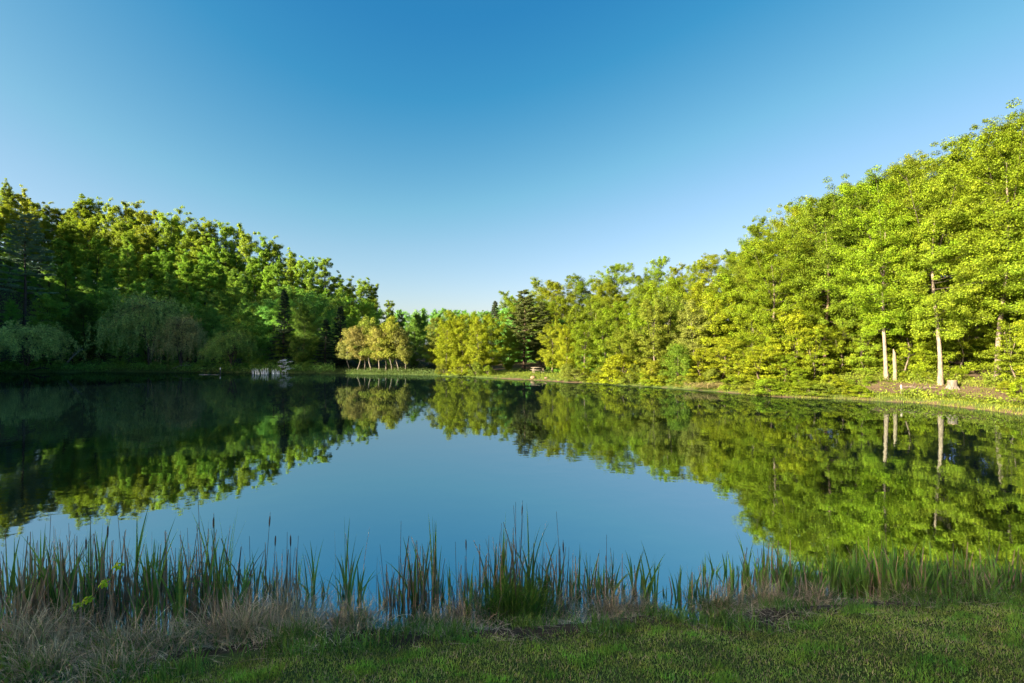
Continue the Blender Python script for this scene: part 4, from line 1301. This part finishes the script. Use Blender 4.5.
# ------------------------------------------------------------------ cattails
def reed_clump(px, py, top, n_green, n_dry, rad, label, seed, tall_dry=0, bend=0.35, height_jit=0.3, dgreen=(0.150, 0.285, 0.06), ddry=(0.32, 0.235, 0.14), into=0.3):
    rg = np.random.default_rng(seed)
    x, y, z = near_at(px, py)
    y += into
    z = min(zt(x, y), 0.1)
    z = max(z, -0.25)
    H = (CH + (HY - top) / F * y - z) * (1.26 if px < 700 else 1.14)
    H *= rg.uniform(0.84, 1.10)
    n_green = int(n_green * rg.uniform(0.8, 1.5))
    n_dry = int(n_dry * 1.5)
    r = tag(empty('cattail_clump', (x, y, z)), label, 'cattails', 'cattail clumps along the near shore')
    def spots(n):
        return np.stack([rg.normal(0, rad, n), rg.normal(0, min(rad, 0.28), n), np.full(n, -0.05)], -1)
    if n_green:
        m = Mesh()
        for q in range(max(1, n_green // 4)):
            b0 = spots(1)[0]
            k = 5
            b = b0 + rg.normal(size=(k, 3)) * np.array([0.018, 0.018, 0])
            L_ = H * rg.uniform(1 - height_jit * 1.6, 1.05) * rg.uniform(0.65, 1.05, k)
            an = rg.uniform(0, 6.28) + np.where(np.arange(k) % 2 == 0, 0, np.pi) + rg.normal(0, 0.3, k)
            bd = np.abs(rg.normal(bend, 0.2, k)) * np.where(rg.uniform(0, 1, k) < 0.10, 3.2, 1.0)
            add_blades(m, b, np.stack([np.cos(an), np.sin(an)], -1), L_, rg.uniform(0.019, 0.039, k), bd, rg, seg=8, tipw=0.04)
        obj('foliage', m.data('foliage'), M_REED, r, dgreen)
    if n_dry:
        m = Mesh()
        b = spots(n_dry)
        L_ = H * rg.uniform(0.3, 0.92, n_dry)
        add_blades(m, b, rg.normal(size=(n_dry, 2)), L_, rg.uniform(0.012, 0.030, n_dry), np.abs(rg.normal(0.12, 0.2, n_dry)), rg, seg=5, tipw=0.35)
        k = n_dry
        b = spots(k)
        add_blades(m, b, rg.normal(size=(k, 2)), H * rg.uniform(0.35, 0.8, k), 0.008, rg.uniform(0.5, 2.2, k), rg, seg=6)
        obj('dry_foliage', m.data('dry_foliage'), M_DRY, r, ddry)
    if tall_dry:
        m = Mesh()
        b = spots(tall_dry)
        for q in range(tall_dry):
            hh = H * rg.uniform(0.95, 1.18)
            ln = rg.normal(0, 0.05, 2)
            u = np.linspace(0, 1, 6)[:, None]
            add_tube(m, b[q] + np.array([ln[0] * hh, ln[1] * hh, hh]) * u, 0.0065 * (1 - 0.6 * u[:, 0]), 5)
            if q % 3 == 1:
                top_ = b[q] + np.array([ln[0], ln[1], 1]) * hh * 0.86
                add_tube(m, [top_, top_ + np.array([ln[0], ln[1], 1]) * 0.05, top_ + np.array([ln[0], ln[1], 1]) * 0.13, top_ + np.array([ln[0], ln[1], 1]) * 0.17], [0.006, 0.011, 0.011, 0.004], 6)
        obj('seed_stalk', m.data('seed_stalk', True), M_BARK, r, (0.15, 0.11, 0.08))
    return r

REEDS = [  # px, py base, top, green, dry, radius, tall dry, label
    (8, 628, 535, 40, 40, 0.28, 1, 'cattail clump at the left edge of the view'),
    (40, 628, 548, 30, 40, 0.28, 1, 'dense cattail clump next to the left edge'),
    (75, 622, 538, 36, 46, 0.30, 2, 'cattail clump behind the bright leafy sprig'),
    (112, 622, 533, 44, 44, 0.28, 2, 'tall cattail clump just right of the bright leafy sprig'),
    (150, 618, 545, 36, 44, 0.28, 1, 'brown-stalked cattail clump in the middle of the left bed'),
    (182, 620, 540, 44, 32, 0.25, 2, 'tall green and brown cattail clump in the left bed'),
    (212, 622, 548, 40, 34, 0.25, 2, 'cattail clump left of the big dry tussock'),
    (250, 606, 550, 26, 30, 0.25, 2, 'thin cattail clump behind the big dry tussock'),
    (288, 606, 552, 24, 20, 0.22, 2, 'cattails with two tall brown stalks behind the big dry tussock'),
    (340, 612, 530, 14, 4, 0.09, 0, 'lone green cattail fan with a long bent blade'),
    (385, 612, 560, 8, 18, 0.10, 1, 'short cluster of thick brown stalks right of the lone green fan'),
    (412, 612, 548, 22, 20, 0.16, 1, 'upright green cattail clump with brown stalks left of the centre'),
    (436, 610, 552, 16, 12, 0.12, 0, 'leafy cattail clump with spreading tips left of the centre'),
    (468, 608, 548, 22, 20, 0.2, 2, 'cattail clump with one very tall stalk left of the dark green bush'),
    (497, 610, 545, 26, 22, 0.2, 1, 'cattail clump at the left side of the dark green bush'),
    (518, 606, 525, 16, 16, 0.12, 4, 'cattail clump with the tallest stalks of the near shore'),
    (541, 606, 540, 26, 10, 0.12, 1, 'broad green cattail fan right of the tallest stalks'),
    (562, 606, 545, 12, 20, 0.16, 2, 'brown cattail stalks with one tall stalk right of the green fan'),
    (588, 604, 552, 22, 26, 0.18, 1, 'mixed green and brown cattail clump right of the centre'),
    (614, 604, 545, 20, 14, 0.14, 1, 'green cattail clump with bent tips right of the centre'),
    (648, 606, 545, 18, 4, 0.09, 0, 'lone green cattail fan at the little water inlet'),
    (690, 610, 568, 18, 6, 0.11, 0, 'small spreading cattail fan beside the little water inlet'),
    (712, 604, 562, 22, 16, 0.16, 1, 'cattail clump right of the little water inlet'),
    (735, 600, 572, 18, 16, 0.16, 0, 'low cattail clump left of the dense right bed')]
for i, (px, py, tp, g, dct, rad, tall, lb) in enumerate(REEDS):
    reed_clump(px, py, tp, g, dct, rad, lb, 500 + i, tall_dry=tall, bend=0.55 if 'fan' in lb else 0.28)
bed = list(range(758, 1080, 22))
for i, px in enumerate(bed):
    lb = ('cattail clump in the dense right bed, {} from its left end'.format(ORD[i]))
    reed_clump(px, 598 - 6 * (px > 960), 545 + rng.uniform(-6, 10), 84, 16, 0.27, lb, 600 + i, tall_dry=1 if i % 4 == 0 else 0, dgreen=(0.175, 0.33, 0.06), bend=0.32, into=0.45)

# ------------------------------------------------------------------ dry tussocks and the dark green bush
def tussock(px, py, size, n, label, seed, color=(0.46, 0.375, 0.225), green=0):
    rg = np.random.default_rng(seed)
    x, y, z = near_at(px, py)
    n = int(n * 0.75)
    r = tag(empty('dry_grass_tussock', (x, y, z)), label, 'dry grass', 'dry grass tussocks on the near bank')
    m = Mesh()
    b = np.stack([rg.normal(0, size * 0.45, n), rg.normal(0, size * 0.28, n), rg.uniform(-0.02, size * 0.22, n)], -1)
    hd = b[:, :2] / size + rg.normal(size=(n, 2)) * 0.7 + np.array([0, -0.25])
    add_blades(m, b, hd, size * rg.uniform(0.35, 1.05, n), rg.uniform(0.004, 0.010, n), rg.uniform(0.5, 2.3, n), rg, seg=6, tipw=0.2, start=rg.uniform(0.0, 0.9, n))
    k = n // 8
    b = np.stack([rg.normal(0, size * 0.4, k), rg.normal(0, size * 0.25, k), np.zeros(k)], -1)
    add_blades(m, b, rg.normal(size=(k, 2)), size * rg.uniform(0.8, 1.5, k), 0.006, rg.uniform(0.1, 0.9, k), rg, seg=5, tipw=0.2)
    obj('dry_foliage', m.data('dry_foliage'), M_DRY, r, color)
    if green:
        m = Mesh()
        b = np.stack([rg.normal(0, size * 0.45, green), rg.normal(-0.05, size * 0.25, green), np.zeros(green)], -1)
        add_blades(m, b, rg.normal(size=(green, 2)), size * rg.uniform(0.4, 0.9, green), 0.008, rg.uniform(0.3, 1.5, green), rg, seg=5)
        obj('foliage', m.data('foliage'), M_REED, r, (0.12, 0.22, 0.045))

TUS = [(15, 655, 0.62, 900, 'dry tussock at the left edge of the view', 60), (60, 640, 0.55, 700, 'dry tussock below the bright leafy sprig', 40), (115, 655, 0.45, 600, 'low flattened dry tussock in front of the left cattail bed', 120),
       (165, 650, 0.42, 600, 'matted dry tussock left of the big dry tussock', 60), (45, 674, 0.36, 500, 'matted dry tussock in the bottom left corner of the bank', 120), (120, 676, 0.32, 400, 'thin dry tussock at the lower edge of the bank, right of the corner one', 140), (235, 640, 0.55, 1100, 'big shaggy dry tussock in front of the left cattails', 60), (282, 622, 0.62, 1200, 'tallest shaggy dry tussock right of the left cattail bed', 60),
       (352, 628, 0.40, 800, 'small rounded dry tussock under the lone green fan', 80), (300, 640, 0.35, 400, 'low half-green tussock below the tallest dry tussock', 250), (465, 618, 0.42, 800, 'dry tussock left of the dark green bush', 40),
       (425, 628, 0.35, 350, 'low green and straw tussock left of the centre', 220), (560, 612, 0.38, 500, 'dry tussock right of the dark green bush', 80), (612, 612, 0.45, 800, 'spiky dry tussock left of the little water inlet', 60),
       (642, 612, 0.32, 500, 'flat dry tussock at the little water inlet', 40), (722, 610, 0.42, 900, 'rounded green and dry tussock right of the little water inlet', 260), (768, 606, 0.40, 1000, 'wide dry tussock in front of the right cattail bed', 40),
       (812, 604, 0.38, 700, 'low dry tussock in front of the right cattail bed', 80), (900, 598, 0.30, 350, 'small half-green tussock before the middle of the right cattail bed', 200), (985, 592, 0.30, 350, 'small tussock before the right end of the cattail bed', 160)]
for i, (px, py, sz, n, lb, gr) in enumerate(TUS):
    tussock(px, py, sz, n, lb, 700 + i, green=int(gr * 1.7))

x, y, z = near_at(516, 612)
r = tag(empty('sedge_bush', (x, y, z)), 'dark green bushy sedge at the foot of the tallest stalks', 'sedge')
m = Mesh(); rg = np.random.default_rng(740); n = 1300
b = np.stack([rg.normal(0, 0.24, n), rg.normal(0, 0.14, n), rg.uniform(0, 0.12, n)], -1)
add_blades(m, b, b[:, :2] / 0.25 + rg.normal(size=(n, 2)) * 0.8, rg.uniform(0.25, 0.62, n), 0.008, rg.uniform(0.1, 1.4, n), rg, seg=5)
obj('foliage', m.data('foliage'), M_REED, r, (0.10, 0.20, 0.03))
m = Mesh(); n = 250
b = np.stack([rg.normal(0, 0.26, n), rg.normal(-0.05, 0.14, n), np.zeros(n)], -1)
add_blades(m, b, rg.normal(size=(n, 2)), rg.uniform(0.25, 0.5, n), 0.007, rg.uniform(0.8, 2.0, n), rg, seg=5)
obj('dry_foliage', m.data('dry_foliage'), M_DRY, r, (0.22, 0.17, 0.11))

# bright leafy sprig
x, y, z = near_at(70, 628)
r = tag(empty('leafy_sprig', (x, y, z)), 'bright yellow-green leafy sprig among the left cattails', 'sapling')
m = Mesh(); rg = np.random.default_rng(760)
def pix(px, py, d):
    return np.array([(px - 512) / F * d - x, d - y, CH + (HY - py) / F * d - z])
d0 = y - 0.10
p = [np.array([0.05, 0, -0.05]), pix(78, 612, d0), pix(88, 601, d0), pix(98, 592, d0), pix(108, 582, d0 + 0.05), pix(116, 573, d0 + 0.08), pix(121, 565, d0 + 0.1)]
add_tube(m, p, [0.008, 0.007, 0.006, 0.005, 0.004, 0.003, 0.002], 6)
obj('stem', m.data('stem', True), M_BARK, r, (0.16, 0.12, 0.08))
for c, w, n in ((pix(80, 604, d0 - 0.03), 0.07, 20), (pix(91, 598, d0 - 0.03), 0.07, 18), (pix(107, 582, d0), 0.07, 26), (pix(120, 565, d0 + 0.08), 0.075, 24)):
    m = Mesh()
    dd = unit(rg.normal(size=(n, 3)))
    P = c + dd * w * rg.uniform(0.4, 1, (n, 1)) * np.array([1, 1, 0.7])
    add_leaves(m, P, dd * 0.5 + np.array([0, -0.5, 0.9]) + rg.normal(size=(n, 3)) * 0.3, 0.055, 0.036, rg, along=dd + np.array([0, 0, -0.4]))
    obj('leaf_cluster', m.data('leaf_cluster'), M_LEAF, r, (0.42, 0.56, 0.03))
